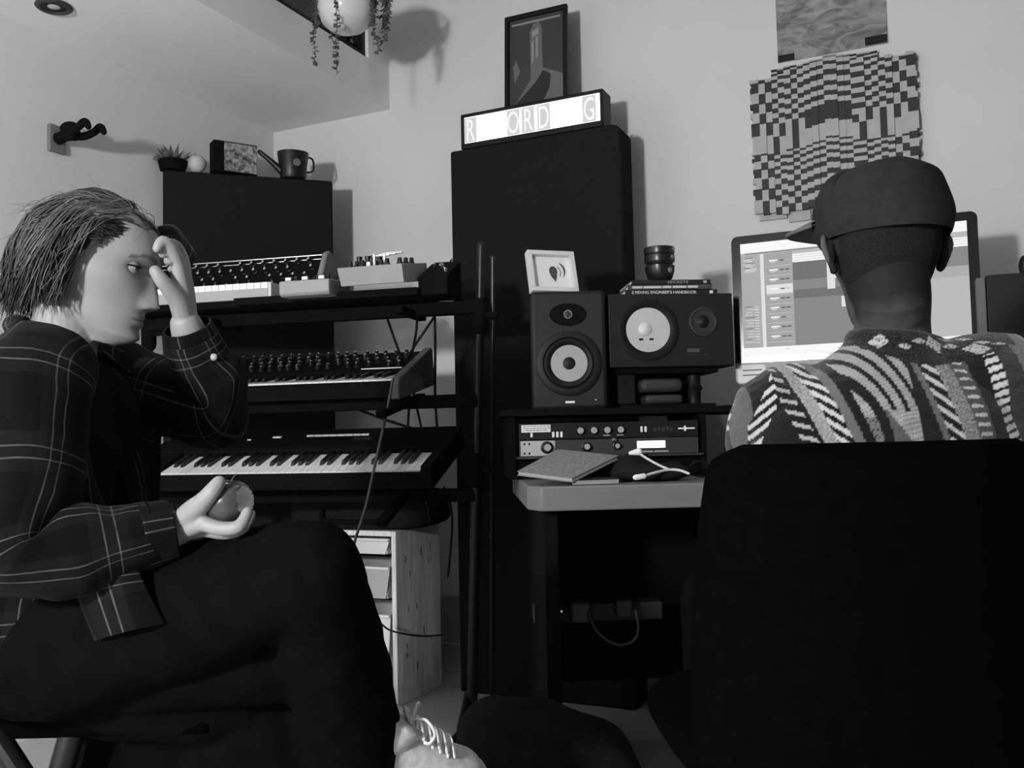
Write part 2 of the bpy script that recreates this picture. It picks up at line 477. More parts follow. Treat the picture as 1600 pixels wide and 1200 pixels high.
for i, ch in enumerate(word):
    cx_ = -fw / 2 + fw * lay[i]
    hh_ = fz1 - fz0
    faint = ch in 'EC' or i in (6, 7)
    tw = (0.080 if ch == 'I' else 0.095) * fw
    if not faint:
        sl_ = MB().box((cx_, 0.0060, (fz0 + fz1) / 2), (tw, 0.0012, hh_ - 0.004)).build('letter_slide', m_tile, e, 0)
    else:
        sl_ = MB().box((cx_, 0.0060, (fz0 + fz1) / 2), (tw, 0.0012, hh_ - 0.004)).build('letter_slide', E('clear_slide', 1.0, 2.6), e, 0)
    tb = MB()
    tb.text(ch, 0.116, T3((cx_, 0.0046, fz0 + 0.008)) @ FRONT, align='CENTER', squeeze=0.52, depth=0.0006)
    tb.build('letter', m_letter if not faint else m_blank, sl_, 0).matrix_parent_inverse = Matrix.Identity(4)
bb = MB(); bb.sphere((sw / 2 + 0.012, sd - 0.01, 0.012), 0.0055, 12, 8)
bb.build('indicator', E('indicator_light', 1.0, 8.0), e)
bb = MB(); bb.tube([(sw / 2 + 0.010, sd - 0.01, 0.010), (sw / 2 - 0.01, sd - 0.004, 0.008)], 0.002); bb.build('lead', m_black, e)
# the light inside the box reaches the room through the diffuser's own emission

# ---- framed picture leaning behind the sign
yy_ = py_ + 0.112
fl, fr = PW(787, 25, yy_), PW(884, 5, yy_)
fw_ = fr.x - fl.x
ztop = (fl.z + fr.z) / 2
fh = ztop - PANEL_TOP
e = empty('framed_picture', RW((fl.x + fr.x) / 2, yy_ - 0.012, PANEL_TOP), (R(-3), 0, -RA), 'black framed picture of a pale tower and dark forms, leaning behind the lit sign', 'picture')
b = MB(); t = 0.016
b.box((0, 0, t / 2), (fw_, 0.018, t)); b.box((0, 0, fh - t / 2), (fw_, 0.018, t))
b.box((-fw_ / 2 + t / 2, 0, fh / 2), (t, 0.018, fh - 2 * t)); b.box((fw_ / 2 - t / 2, 0, fh / 2), (t, 0.018, fh - 2 * t))
b.build('frame', m_black, e, 0, 0.002)
g1, g2, g3, g4 = M('print_dark', 0.045, 0.5), M('print_mid', 0.13, 0.5), M('print_pale', 0.26, 0.5), M('print_black', 0.02, 0.5)
b = MB()
def pic(poly, mi, layer):
    q = [(-fw_ / 2 + t + (fw_ - 2 * t) * x, t + (fh - 2 * t) * (1 - y)) for x, y in poly]
    b.prism(q, 0.004 - 0.0006 * layer, 0.006, mi, axis='Y')
pic([(0, 1), (1, 1), (1, 0), (0, 0)], 0, 0)
pic([(0, .74), (.45, .46), (.62, .42), (1, .50), (1, 1), (0, 1)], 1, 1)
pic([(.38, .12), (.44, .06), (.54, .04), (.60, .10), (.62, .45), (.40, .56)], 1, 1.5)
pic([(.42, .12), (.54, .09), (.54, .14), (.42, .17)], 2, 2)
pic([(.41, .20), (.45, .19), (.45, .36), (.41, .38)], 2, 2)
pic([(.49, .17), (.53, .16), (.53, .32), (.49, .34)], 2, 2)
pic([(.08, .86), (.10, .68), (.50, .52), (.62, .44), (.76, .48), (.74, .58), (.66, .66), (.72, .74), (.58, .80), (.50, .74)], 3, 2)
pic([(.30, .90), (.52, .74), (.56, .82), (.34, .94)], 2, 2.5)
pic([(.58, .72), (.66, .66), (.68, .74), (.60, .78)], 2, 2.6)
pic([(.34, .99), (.50, .82), (.54, .86), (.40, 1)], 0, 3)
pic([(.60, 1), (1, .74), (1, 1)], 0, 2)
pic([(.06, .38), (.12, .32), (.20, .42), (.10, .50)], 1, 2)
pic([(.04, .03), (.94, .03), (.94, .045), (.04, .045)], 2, 2)
b.build('print', [g1, g2, g3, g4], e, 0)

# ---- relief wall hanging of shifted strips, and the print above it
x0, x1 = PW(1182, 250).x, PW(1432, 200).x
zt = 0.5 * (PW(1184, 120).z + PW(1425, 84).z)
zb = 0.5 * (PW(1185, 336).z + PW(1185, 336).z)
W_, H_ = x1 - x0, zt - zb
e = empty('wall_hanging', RW((x0 + x1) / 2, WY - 0.002, zb), ROOMROT, 'square relief wall hanging of shifted dark and pale checked strips', 'wall art')
m_pale, m_darkst = M('pale_wood', 0.42, 0.6, var=0.08, vscale=30), M('dark_stain', 0.022, 0.6, var=0.15, vscale=30)
MB().box((0, -0.006, H_ / 2), (W_ * 0.93, 0.010, H_ * 0.96)).build('backing_board', m_pale, e, 0)
NC = 24
b = MB()
# row boundaries (fraction from the top) and the column phase give the optical pattern
rows = [0, .025, .05, .085, .125, .165, .20, .235, .27, .305, .345, .385, .44, .56, .575, .60, .625, .655, .68, .71, .745, .785, .825, .865, .905, .95, 1.0]
def phase(i):
    if i in (4, 6, 17, 19): return 1
    if i in (5, 18, 8, 15): return 0
    return 0
def shiftc(i):
    c = abs(i - 11.5)
    if c < 3.6: return -0.024 * (1 - (c / 3.6) ** 2) + 0.006
    if c < 8: return 0.012 * ((c - 3.6) / 4.4)
    return 0.012 - 0.012 * ((c - 8) / 4)
cw = W_ / NC
for i in range(NC):
    xa, xb = -W_ / 2 + i * cw, -W_ / 2 + (i + 1) * cw
    sft = shiftc(i) + 0.004 * math.sin(i * 2.1)
    dep = 0.016 + 0.004 * math.sin(i * 1.7)
    edge = (0.012 if i in (0, 23) else 0.0)
    if 3 <= i <= 18:
        for k in range(3):
            za = H_ * (1 + .012 * k) - sft * (1 - .3 * k) - .0; b.box(((xa + xb) / 2, -0.012 - dep / 2, za + H_ * .006), (xb - xa, dep, H_ * .012), (k + i // 2) % 2 if i < 7 or i > 14 else k % 2)
    for k in range(len(rows) - 1):
        za = H_ * (1 - rows[k + 1]) - sft; zb_ = H_ * (1 - rows[k]) - sft
        if k == 0 and (i < 3 or i > 20): continue
        if k == len(rows) - 2 and i > 14: continue
        ph = phase(i)
        dark = (k + ph) % 2 == 1
        if 12 == k: dark = i in (3, 6, 16, 19)
        if k == 11: dark = (i in (2, 4, 6, 17, 19, 21)) or 8 <= i <= 15
        if k in (9, 10) and 8 <= i <= 14: dark = True
        if (i <= 2 or i >= 21): dark = ((k // 2 + (1 if i in (1, 22) else 0)) % 2 == 1) and k != 12
        wob = 0.010 * math.sin(k * 1.35 + (0 if i == 0 else 1.5)) if i in (0, 23) else 0.0
        xa2 = xa - (abs(wob) if i == 0 else 0); xb2 = xb + (abs(wob) if i == 23 else 0)
        b.box(((xa2 + xb2) / 2, -0.012 - dep / 2, (za + zb_) / 2), (xb2 - xa2, dep, zb_ - za), 1 if dark else 0)
b.build('strip_relief', [m_pale, m_darkst], e, 0)
b = MB()
for xx, ww, h2 in ((-0.20, 0.09, 0.03), (-0.115, 0.07, 0.045), (-0.04, 0.06, 0.025)): b.box((xx * W_ / 0.5, -0.008, -h2 / 2 + 0.006), (ww, 0.006, h2))
b.build('fringe', m_pale, e, 0)

xa, xb = PW(1214, 50).x, PW(1386, 40).x
zbt = PW(1300, 84).z
e = empty('poster', RW((xa + xb) / 2, WY - 0.004, zbt), ROOMROT, 'faded grey print of blurred shapes pinned above the checked wall hanging', 'poster')
pw_, ph_ = xb - xa, 0.46
m_poster = bpy.data.materials.new('faded_print'); m_poster.use_nodes = True
nt = m_poster.node_tree; bs = nt.nodes['Principled BSDF']; bs.inputs['Roughness'].default_value = 0.8
tc = nt.nodes.new('ShaderNodeTexCoord'); mp = nt.nodes.new('ShaderNodeMapping'); mp.inputs['Scale'].default_value = (9, 9, 17); mp.inputs['Rotation'].default_value = (0, R(-18), 0)
no = nt.nodes.new('ShaderNodeTexNoise'); no.inputs['Scale'].default_value = 1.3; no.inputs['Detail'].default_value = 4; no.inputs['Distortion'].default_value = 1.6
rp = nt.nodes.new('ShaderNodeValToRGB'); rp.color_ramp.elements[0].position = 0.36; rp.color_ramp.elements[0].color = (.13, .13, .13, 1); rp.color_ramp.elements[1].position = 0.68; rp.color_ramp.elements[1].color = (.36, .36, .36, 1)
nt.links.new(tc.outputs['Object'], mp.inputs[0]); nt.links.new(mp.outputs[0], no.inputs[0]); nt.links.new(no.outputs['Fac'], rp.inputs[0]); nt.links.new(rp.outputs[0], bs.inputs[0])
MB().box((0, 0, ph_ / 2), (pw_, 0.003, ph_)).build('print_sheet', m_poster, e, 0)
MB().box((-pw_ / 2 + 0.028, -0.004, 0.012), (0.052, 0.006, 0.022)).build('corner_clip', m_black, e, 0)
MB().box((pw_ / 2 - 0.035, -0.004, 0.016), (0.066, 0.006, 0.026)).build('corner_clip', m_black, e, 0)

# ---- guitar hanger on the left wall
def PL(u, v, x=WXL):
    q = CAM_M.to_3x3() @ Vector(((u - 800) / FPX, -(v - 600) / FPX, -1)); ex, ey = RW(1, 0), RW(0, 1)
    k = x / q.dot(ex); p = q * k
    return Vector((x, p.dot(ey), CAM_H + p.z))
h0, h1 = PL(73, 193), PL(98, 243)
hc = (h0 + h1) / 2
e = empty('guitar_hanger', RW(hc.x, hc.y, hc.z), ROOMROT, 'dark guitar wall hanger with a grey plate and padded hook on the left wall', 'wall hook')
hw, hhh = abs(h1.y - h0.y), abs(h1.z - h0.z)
MB().box((0.008, 0, 0), (0.016, hw, hhh)).build('mounting_plate', M('hanger_plate', 0.16, 0.6), e, 0, 0.003)
b = MB()
b.tube([(0.016, 0, 0.0), (0.05, 0.0, 0.005), (0.09, 0, 0.004)], [0.020, 0.018, 0.022], 14)
b.sphere((0.07, 0, 0.026), (0.036, 0.026, 0.022), 18, 10)
b.build('arm', m_blackmatte, e)
for sy in (-1, 1):
    b = MB(); b.tube([(0.08, 0, 0.0), (0.105, sy * 0.022, 0.0), (0.145, sy * 0.030, 0.010), (0.175, sy * 0.030, 0.022), (0.190, sy * 0.030, 0.004)], [0.013, 0.013, 0.012, 0.013, 0.010], 12)
    b.build('padded_prong', m_blackmatte, e)

# ---- corner acoustic panel at 45 degrees, with the things on top of it
ang = R(19)
cl = RW(-2.592, 2.535, 0)
cpw = 0.625; cptop = 1.915
ux = Vector((math.cos(ang), math.sin(ang), 0))
e = empty('acoustic_panel', cl + ux * (cpw / 2), (0, 0, ang), 'black fabric acoustic panel set across the left corner behind the synthesizers', 'acoustic panel')
b = MB(); b.box((0, 0.0175, cptop / 2), (cpw, 0.035, cptop)); b.build('fabric_cover', m_blackcloth, e, 20, 0.01)
CP = e
def ontop(u, v, dy=0.018):
    """local x on the panel top for pixel u (uses panel front plane), returns world base"""
    q = CAM_M.to_3x3() @ Vector(((u - 800) / FPX, -(v - 600) / FPX, -1)); nrm = Vector((-math.sin(ang), math.cos(ang), 0))
    k = (cl.dot(nrm) + dy) / q.dot(nrm); p = q * k
    return Vector((p.x, p.y, cptop))
S = 3.45 / FPX
# watering can
wc = ontop(458, 270, 0.018)
e = empty('watering_can', wc, (0, 0, ang), 'small black watering can with a long spout on the corner panel', 'watering can')
b = MB(); b.lathe([(0.0, 0.0), (0.046, 0.0), (0.050, 0.006), (0.054, 0.05), (0.060, 0.098), (0.060, 0.104), (0.055, 0.104), (0.052, 0.094), (0.0, 0.092)], 32, T=Matrix.Diagonal((1, 0.8, 1, 1))); b.build('body', m_metalblack, e)
b = MB(); b.tube([(-0.035, 0, 0.020), (-0.080, 0, 0.062), (-0.125, 0, 0.098)], [0.016, 0.011, 0.009], 12); b.build('spout', m_metalblack, e)
b = MB(); b.tube([(0.050, 0, 0.092), (0.078, 0.02, 0.088), (0.080, 0.02, 0.045), (0.050, 0, 0.030)], 0.004, 8); b.build('handle', m_metalblack, e)
b = MB()
for a in (0.0,): b.lathe([(0, 0), (0.014, 0.0005), (0.015, 0.0)], 20, T=T3((0.010, -0.0462, 0.055), rx=R(84)))
b.build('emblem', M('emblem', 0.12, 0.5), e)
# clear-lidded board game / toy box
tb = ontop(365, 262, 0.018)
e = empty('toy_box', tb, (0, 0, ang + R(14)), 'small dark box with a printed blurry picture on its front, standing on the corner panel', 'box')
b = MB(); b.box((0, 0, 0.06), (0.165, 0.06, 0.118)); b.build('carton', m_blackmatte, e, 0, 0.002)
m_boxart = bpy.data.materials.new('box_art'); m_boxart.use_nodes = True
nt = m_boxart.node_tree; bs = nt.nodes['Principled BSDF']; tc = nt.nodes.new('ShaderNodeTexCoord'); no = nt.nodes.new('ShaderNodeTexNoise'); no.inputs['Scale'].default_value = 30; no.inputs['Distortion'].default_value = 2
rp = nt.nodes.new('ShaderNodeValToRGB'); rp.color_ramp.elements[0].position = 0.35; rp.color_ramp.elements[0].color = (.03, .03, .03, 1); rp.color_ramp.elements[1].position = 0.7; rp.color_ramp.elements[1].color = (.40, .40, .40, 1)
nt.links.new(tc.outputs['Object'], no.inputs[0]); nt.links.new(no.outputs['Fac'], rp.inputs[0]); nt.links.new(rp.outputs[0], bs.inputs[0])
b = MB(); b.box((0.018, -0.031, 0.06), (0.124, 0.002, 0.108)); b.build('printed_front', m_boxart, e, 0)
# pale ball
sb = ontop(308, 262, 0.018)
e = MB().sphere((0, 0, 0.034), 0.034, 28, 18).build('ball', M('pale_ball', 0.45, 0.5), None, 180, loc=sb, rot=(0, 0, ang))
tag(e, 'pale round ball between the dried plant and the dark box on the corner panel', 'ball')
# dried flowers in a low dark pot
dp = ontop(270, 258, 0.018)
e = empty('dried_plant', dp, (0, 0, ang), 'small grey spiky dried plant in a low pot on the corner panel', 'plant')
b = MB(); b.lathe([(0.0, 0.0), (0.045, 0.0), (0.055, 0.038), (0.050, 0.040), (0.046, 0.030), (0.0, 0.028)], 28); b.build('pot', m_blackmatte, e)
m_dry = M('dried_leaf', 0.16, 0.8, var=0.5, vscale=60)
b = MB(); rnd = random.Random(3)
for i in range(46):
    a = rnd.uniform(0, 6.28); el = rnd.uniform(0.15, 1.3); L = rnd.uniform(0.04, 0.085)
    d = Vector((math.cos(a) * math.cos(el) * 1.15, math.sin(a) * math.cos(el) * 0.7, math.sin(el)))
    c0 = Vector((d.x * 0.02, d.y * 0.02, 0.03)); c1 = c0 + d * L; sd_ = d.orthogonal().normalized() * rnd.uniform(0.006, 0.012)
    up_ = d.cross(sd_).normalized() * 0.002
    mdl = (c0 + c1) * 0.5
    b.add([c0, mdl + sd_, c1, mdl - sd_, mdl + up_], [(0, 1, 4), (1, 2, 4), (2, 3, 4), (3, 0, 4), (0, 3, 2, 1)])
b.build('leaves', m_dry, e, 0)

# ---- hanging planter in front of the dark window
pc = RW(*PW(541, 15, 2.28).xyz[:2], 0)   # placed by distance below
pc = P(541, 14, 3.08)
e = empty('hanging_planter', pc, (0, 0, 0), 'glossy white hanging pot with trailing string plant by the dark high window', 'plant')
b = MB()
b.lathe([(0.0, -0.080), (0.030, -0.080), (0.058, -0.070), (0.082, -0.048), (0.096, -0.015), (0.100, 0.02), (0.097, 0.06), (0.092, 0.085), (0.086, 0.085), (0.090, 0.05), (0.088, 0.0), (0.0, -0.03)], 48)
b.build('pot', M('glazed_pot', 0.62, 0.12, 0.6, coat=0.3), e, 60)
b = MB()
zc_ = ZHIGH - pc.z
for k in range(3):
    a = 2.1 * k + 0.4
    b.tube([(0.09 * math.cos(a), 0.09 * math.sin(a), 0.075), (0.0, 0.0, zc_ * 0.72), (0, 0, zc_)], 0.0022, 6, k=1)
b.build('hanging_cord', m_black, e)
b = MB(); b.lathe([(0, 0.055), (0.088, 0.058), (0.0, 0.062)], 24); b.build('soil', M('soil', 0.03, 0.95), e)
m_leafs = M('leaf', 0.085, 0.5, var=0.5, vscale=40)
rnd = random.Random(11)
def vine(a, out, drop, nl, big=1.0):
    b = MB()
    r0 = 0.085
    pts = [(r0 * math.cos(a) * 0.8, r0 * math.sin(a) * 0.8, 0.07), (1.15 * r0 * math.cos(a), 1.15 * r0 * math.sin(a), 0.085)]
    z = 0.07; rr = 1.22 * r0 + out
    steps = 6
    for i in range(1, steps + 1):
        pts.append((rr * math.cos(a) + rnd.uniform(-.006, .006), rr * math.sin(a) + rnd.uniform(-.006, .006), 0.075 - drop * i / steps))
    b.tube(pts, 0.0014, 5, k=3)
    q = catmull(pts, 6)
    for i in range(nl):
        p_ = Vector(q[min(len(q) - 1, int(2 + (len(q) - 3) * (i + rnd.random()) / nl))])
        d = Vector((rnd.uniform(-1, 1), rnd.uniform(-1, 1), rnd.uniform(-.5, .35))).normalized()
        L = rnd.uniform(0.010, 0.021) * big; w_ = d.orthogonal().normalized() * L * 0.42; u_ = d.cross(w_).normalized() * L * 0.22
        c1 = p_ + d * L; mdl = (p_ + c1) / 2
        b.add([p_, mdl + w_, c1, mdl - w_, mdl + u_], [(0, 1, 4), (1, 2, 4), (2, 3, 4), (3, 0, 4), (0, 3, 2, 1)])
    b.build('trailing_vine', m_leafs, e, 0)
vine(R(184), 0.004, 0.27, 60); vine(R(200), 0.0, 0.17, 46); vine(R(165), 0.005, 0.12, 40)
vine(R(262), -0.004, 0.34, 60); vine(R(-8), 0.0, 0.24, 70, 1.15); vine(R(5), 0.022, 0.19, 60, 1.2)
vine(R(-25), 0.0, 0.16, 60, 1.1); vine(R(-2), 0.035, 0.11, 50, 1.3); vine(R(20), 0.03, 0.13, 50, 1.3); vine(R(90), 0.0, 0.15, 30); vine(R(130), 0.0, 0.15, 30)
# ================================================================== KEYBOARD STAND AND INSTRUMENTS
SA = R(-13.5)
SE = Vector((math.cos(SA), math.sin(SA), 0)); SN = Vector((-math.sin(SA), math.cos(SA), 0))
def SW(e, n, z): return SE * e + SN * n + Vector((0, 0, z))
SROT = (0, 0, SA)
# stand in its own frame: origin on the floor below the right post
ptop = P(752, 384, 2.72); pbot = PZ(737, 1136, 0.0)
st = empty('keyboard_stand', pbot, SROT, 'black three tier keyboard stand carrying the synthesizers', 'stand')
inv = (Matrix.Translation(pbot) @ Matrix.Rotation(SA, 4, 'Z')).inverted()
L = lambda p: inv @ p
a0, a1 = L(pbot), L(ptop)
SPAN = 1.12
dvec = (a1 - a0)
def post(dx, nm='post'):
    b = MB(); o = Vector((dx, 0, 0))
    b.tube([a0 + o + dvec * 0.0, a0 + o + dvec * 0.55], 0.0165, 16, k=1, round_caps=False)
    b.tube([a0 + o + dvec * 0.52, a0 + o + dvec * 1.0], 0.0135, 16, k=1)
    pp = b.build(nm, m_metalblack, st)
    for f in (0.86, 0.545):
        b = MB(); c = a0 + o + dvec * f
        b.tube([c - dvec.normalized() * 0.035, c + dvec.normalized() * 0.035], 0.024, 16, k=1)
        b.tube([c, c + Vector((0.05, -0.01, 0))], 0.010, 10, k=1)
        b.build('clamp_collar', m_blackmatte, pp)
    b = MB()
    b.tube([a0 + o + Vector((0, -0.22, 0.014)), a0 + o + Vector((0, 0.14, 0.014))], 0.016, 12, k=1)
    b.tube([a0 + o + Vector((0, -0.12, 0.03)), a0 + o + Vector((-0.01, 0.0, 0.10))], 0.012, 10, k=1)
    b.build('foot', m_metalblack, st)
    b = MB()
    b.tube([a0 + o + Vector((0.035, 0.12, 0.03)), a0 + o + dvec * 0.98 + Vector((0.028, 0.03, 0))], 0.0075, 10, k=1)
    b.build('rear_brace', m_metalblack, st)
post(0); post(-SPAN)
def postpt(z):
    t_ = (z - a0.z) / dvec.z
    return a0 + dvec * t_
TIERS = [0.722, 1.007, 1.284]
for zt_ in TIERS:
    c = postpt(zt_)
    b = MB(); b.box((c.x - SPAN / 2, c.y, zt_), (SPAN, 0.040, 0.040)); b.build('cross_bar', m_blackmatte, st, 30, 0.005)
    for fx_ in (-0.22, -0.86):
        b = MB(); tl = R(19) if zt_ < 0.9 else (R(10) if zt_ < 1.2 else 0)
        b.box((0, 0, 0), (0.03, 0.36 if zt_ < 1.2 else 0.22, 0.022), T=T3((c.x + fx_, c.y - (0.06 if zt_ < 1.2 else 0.0), zt_ - 0.009), rx=tl))
        b.build('support_arm', m_blackmatte, st, 30, 0.004)

# ---- keys
_wk = MB().hexa([(0, 0, 0), (.0222, 0, 0), (.0222, .145, 0), (0, .145, 0), (0, 0, .018), (.0222, 0, .018), (.0222, .145, .018), (0, .145, .018)]).mesh('white_key', m_key, 0)
_bk = MB().hexa([(-.006, 0, 0), (.006, 0, 0), (.006, .095, 0), (-.006, .095, 0), (-.0048, .010, .012), (.0048, .010, .012), (.0048, .095, .012), (-.0048, .095, .012)]).mesh('black_key', m_keyb, 0)
def keybed(parent, nwhite, x0, y0, z0, first=0, depth=1.0):
    """white keys from x0 to the right; first = scale degree of the first key (0 = C)"""
    for i in range(nwhite):
        o = link('white_key', _wk, parent, 0.0, (x0 + i * 0.0235, y0, z0))
        o.scale = (1, depth, 1)
        if (i + first) % 7 in (0, 1, 3, 4, 5) and i < nwhite - 1:
            o = link('black_key', _bk, parent, 0, (x0 + (i + 1) * 0.0235 - 0.0006, y0 + 0.050 * depth, z0 + 0.017))
            o.scale = (1, depth, 1)
_kb = MB().lathe([(0.0085, 0), (0.0085, 0.004), (0.0065, 0.006), (0.0058, 0.016), (0.0045, 0.0175), (0, 0.0175)], 14).mesh('knob', m_knob, 30)
_kw = MB().lathe([(0.0085, 0), (0.0085, 0.004), (0.0065, 0.006), (0.0058, 0.016), (0.0045, 0.0175)], 14)
_kw.box((0, 0.0025, 0.0178), (0.0016, 0.006, 0.0012), 1); _kw.lathe([(0.0045, 0.0175), (0.0, 0.0178)], 14, 2)
_kw = _kw.mesh('knob', [m_knob, m_white, M('knob_cap', 0.25, 0.35)], 30)

# ---- bottom synthesizer, 61 keys
def place_tilt(name, front_right, tilt, label, cat):
    return empty(name, front_right, (tilt, 0, SA), label, cat)
fr = P(657, 737, 2.667)
t1 = R(19)
s1 = empty('synthesizer', fr, (t1, 0, SA), 'bottom black synthesizer with a full row of white keys on the lowest stand tier', 'keyboard')
KW = 36 * 0.0235
b = MB()
b.prism([(-0.012, -0.050), (-0.012, 0.002), (-0.002, 0.002), (-0.002, -0.016), (0.150, -0.016), (0.150, 0.020), (0.165, 0.026), (0.330, 0.026), (0.345, 0.012), (0.345, -0.050)], -KW - 0.13, 0.035)
b.build('body', m_blackmatte, s1, 20, 0.003)
b = MB(); b.box((0.0195, 0.066, 0.004), (0.031, 0.152, 0.034)); b.build('end_block', m_blackmatte, s1, 0, 0.004)
b = MB(); b.box((-KW - 0.066, 0.066, 0.004), (0.124, 0.152, 0.034)); b.build('end_block', m_blackmatte, s1, 0, 0.004)
keybed(s1, 36, -KW, 0.0, -0.013, first=0)
b = MB()
for i in range(8): b.box((-0.455 + i * 0.027, 0.262, 0.0275), (0.0245, 0.010, 0.004))
b.build('button_row', M('lit_buttons', 0.75, 0.4), s1, 0)
b = MB(); b.box((-0.57, 0.255, 0.0275), (0.030, 0.010, 0.004)); b.build('button', m_white, s1, 0)
b = MB(); b.box((-0.66, 0.235, 0.0275), (0.012, 0.005, 0.004)); b.build('button', m_white, s1, 0)
b = MB(); b.box((-0.35, 0.222, 0.0265), (0.24, 0.03, 0.002)); b.build('display', m_glassdark, s1, 0)
for i in range(2):
    b = MB(); b.lathe([(0.0, -0.008), (0.02, -0.008), (0.022, 0), (0.02, 0.008), (0.0, 0.008)], 20, T=T3((-KW - 0.045 - 0.035 * i, 0.075, 0.022), ry=R(90))); b.build('wheel', m_dgrey, s1)

# ---- middle synthesizer with knobs
fr = P(614, 594, 2.75)
t2 = R(10)
s2 = empty('synthesizer', fr, (t2, 0, SA), 'middle synthesizer with rows of small knobs above its keys on the second stand tier', 'keyboard')
NW2 = 29; KW2 = NW2 * 0.0235
b = MB()
b.prism([(-0.016, -0.050), (-0.016, -0.006), (-0.004, 0.0), (-0.004, -0.016), (0.118, -0.016), (0.118, 0.012), (0.128, 0.022), (0.285, 0.060), (0.300, 0.056), (0.300, -0.050)], -KW2 - 0.10, 0.0)
b.build('body', m_blackmatte, s2, 20, 0.002)
b = MB()
b.prism([(-0.030, -0.055), (-0.030, -0.012), (-0.018, 0.008), (0.10, 0.030), (0.300, 0.070), (0.310, 0.062), (0.310, -0.055)], 0.001, 0.028)
b.build('side_cheek', M('cheek_wood', 0.10, 0.55, var=0.2, vscale=20), s2, 20, 0.004)
keybed(s2, NW2, -KW2, 0.0, -0.014, first=3, depth=0.80)
b = MB(); b.box((-0.085, 0.132, 0.0245), (0.135, 0.006, 0.003)); b.build('label_strip', m_white, s2, 0)
rnd = random.Random(5)
sl2 = math.atan2(0.038, 0.157)
for r_ in range(4):
    for i in range(18):
        if rnd.random() < 0.16: continue
        y = 0.150 + r_ * 0.036
        x = -0.035 - i * 0.034 - (0.012 if r_ % 2 else 0) + rnd.uniform(-.004, .004)
        if x < -KW2 - 0.02: continue
        o = link('knob', _kw, s2, 0, (x, y, 0.022 + (y - 0.128) * 0.242 + 0.0005), (sl2, 0, rnd.uniform(-1.5, 1.5)))

# ---- top left synthesizer with a raised panel
fr = P(423, 456, 2.78)
s3 = empty('synthesizer', fr, (0, 0, SA), 'top synthesizer with upright knob panel and pale front on the highest stand tier', 'keyboard')
b = MB()
b.box((-0.32, 0.15, -0.030), (0.66, 0.32, 0.024), 0)
b.build('base', m_blackmatte, s3, 0, 0.003)
b = MB(); b.box((-0.32, -0.012, -0.006), (0.64, 0.012, 0.032)); b.build('front_rail', M('pale_rail', 0.36, 0.5), s3, 0, 0.002)
b = MB(); b.box((0.0065, 0.055, 0.002), (0.010, 0.150, 0.050)); b.build('end_cap', M('pale_rail_end', 0.6, 0.5), s3, 0, 0.002)
keybed(s3, 26, -26 * 0.0235, -0.016, 0.010, first=0, depth=0.9)
px_ = 0.085
b = MB()
b.prism([(0.125, -0.018), (0.125, 0.028), (0.185, 0.135), (0.200, 0.142), (0.215, 0.135), (0.300, -0.018)], -0.66, px_)
b.build('panel_housing', m_blackmatte, s3, 20, 0.002)
b = MB()
b.prism([(0.112, -0.018), (0.112, 0.022), (0.178, 0.146), (0.200, 0.156), (0.222, 0.146), (0.305, -0.018)], px_ + 0.001, px_ + 0.020)
b.build('side_cheek', M('cheek_pale', 0.20, 0.5, var=0.15, vscale=20), s3, 20, 0.005)
b = MB(); b.box((-0.285, 0.1865, 0.1415), (0.735, 0.004, 0.003)); b.box((-0.285, 0.1795, 0.1270), (0.735, 0.003, 0.002)); b.build('trim_line', m_chrome, s3, 0)
tl3 = math.atan2(0.107, 0.060)
rnd = random.Random(8)
for r_ in range(4):
    for i in range(17):
        if rnd.random() < 0.14: continue
        f_ = 0.14 + 0.24 * r_
        x = 0.06 - i * 0.040 - (0.015 if r_ % 2 else 0)
        if x < -0.62: continue
        link('knob', _kw, s3, 0, (x, 0.125 + 0.060 * f_, 0.028 + 0.107 * f_), (tl3, 0, 0))

# ---- two small boxes on the top tier
fr = P(437, 452, 2.66)
d1 = empty('drum_machine', fr, (0, 0, SA), 'small grey fronted drum machine between the top synthesizer and the larger grey mixer', 'drum machine')
b = MB(); b.prism([(0.004, -0.022), (-0.004, -0.014), (-0.004, 0.020), (0.0, 0.022), (0.15, 0.034), (0.15, -0.022)], 0, 0.155); b.build('case', M('grey_case', 0.30, 0.5), d1, 20, 0.003)
b = MB(); b.hexa([(0.006, 0.008, 0.0215), (0.149, 0.008, 0.0215), (0.149, 0.145, 0.0325), (0.006, 0.145, 0.0325), (0.006, 0.008, 0.0245), (0.149, 0.008, 0.0245), (0.149, 0.145, 0.0355), (0.006, 0.145, 0.0355)]); b.build('control_panel', m_blackmatte, d1, 0)
for i in range(4):
    for j in range(2):
        link('knob', _kb, d1, 0, (0.028 + i * 0.034, 0.05 + j * 0.05, 0.0275 + 0.004 * j))
for i in range(3):
    b = MB(); b.box((0.02 + i * 0.052, 0.016, 0.030), (0.018, 0.008, 0.010)); b.build('button', m_white, d1, 0, 0.001)
fr = P(533, 448, 2.62)
d2 = empty('mixer', fr, (0, 0, SA - R(2)), 'grey wedge shaped desktop mixer with dark knobs at the right of the top tier', 'mixer')
b = MB()
w2 = 0.192
b.add([(0, 0, 0), (w2, 0, 0), (w2 + 0.01, 0.17, 0.030), (-0.01, 0.17, 0.030),
       (-0.008, -0.010, 0.052), (w2 - 0.002, -0.010, 0.052), (w2 + 0.008, 0.16, 0.082), (-0.012, 0.16, 0.082)],
      [(3, 2, 1, 0), (4, 5, 6, 7), (0, 1, 5, 4), (1, 2, 6, 5), (2, 3, 7, 6), (3, 0, 4, 7)])
b.build('case', M('grey_case_front', 0.27, 0.55), d2, 0, 0.002)
rnd = random.Random(2)
for i in range(5):
    for j in range(3):
        if (i, j) in ((2, 0), (3, 1)): continue
        link('knob', _kb, d2, 0, (0.02 + i * 0.038, 0.02 + j * 0.045, 0.0575 + 0.0079 * j))
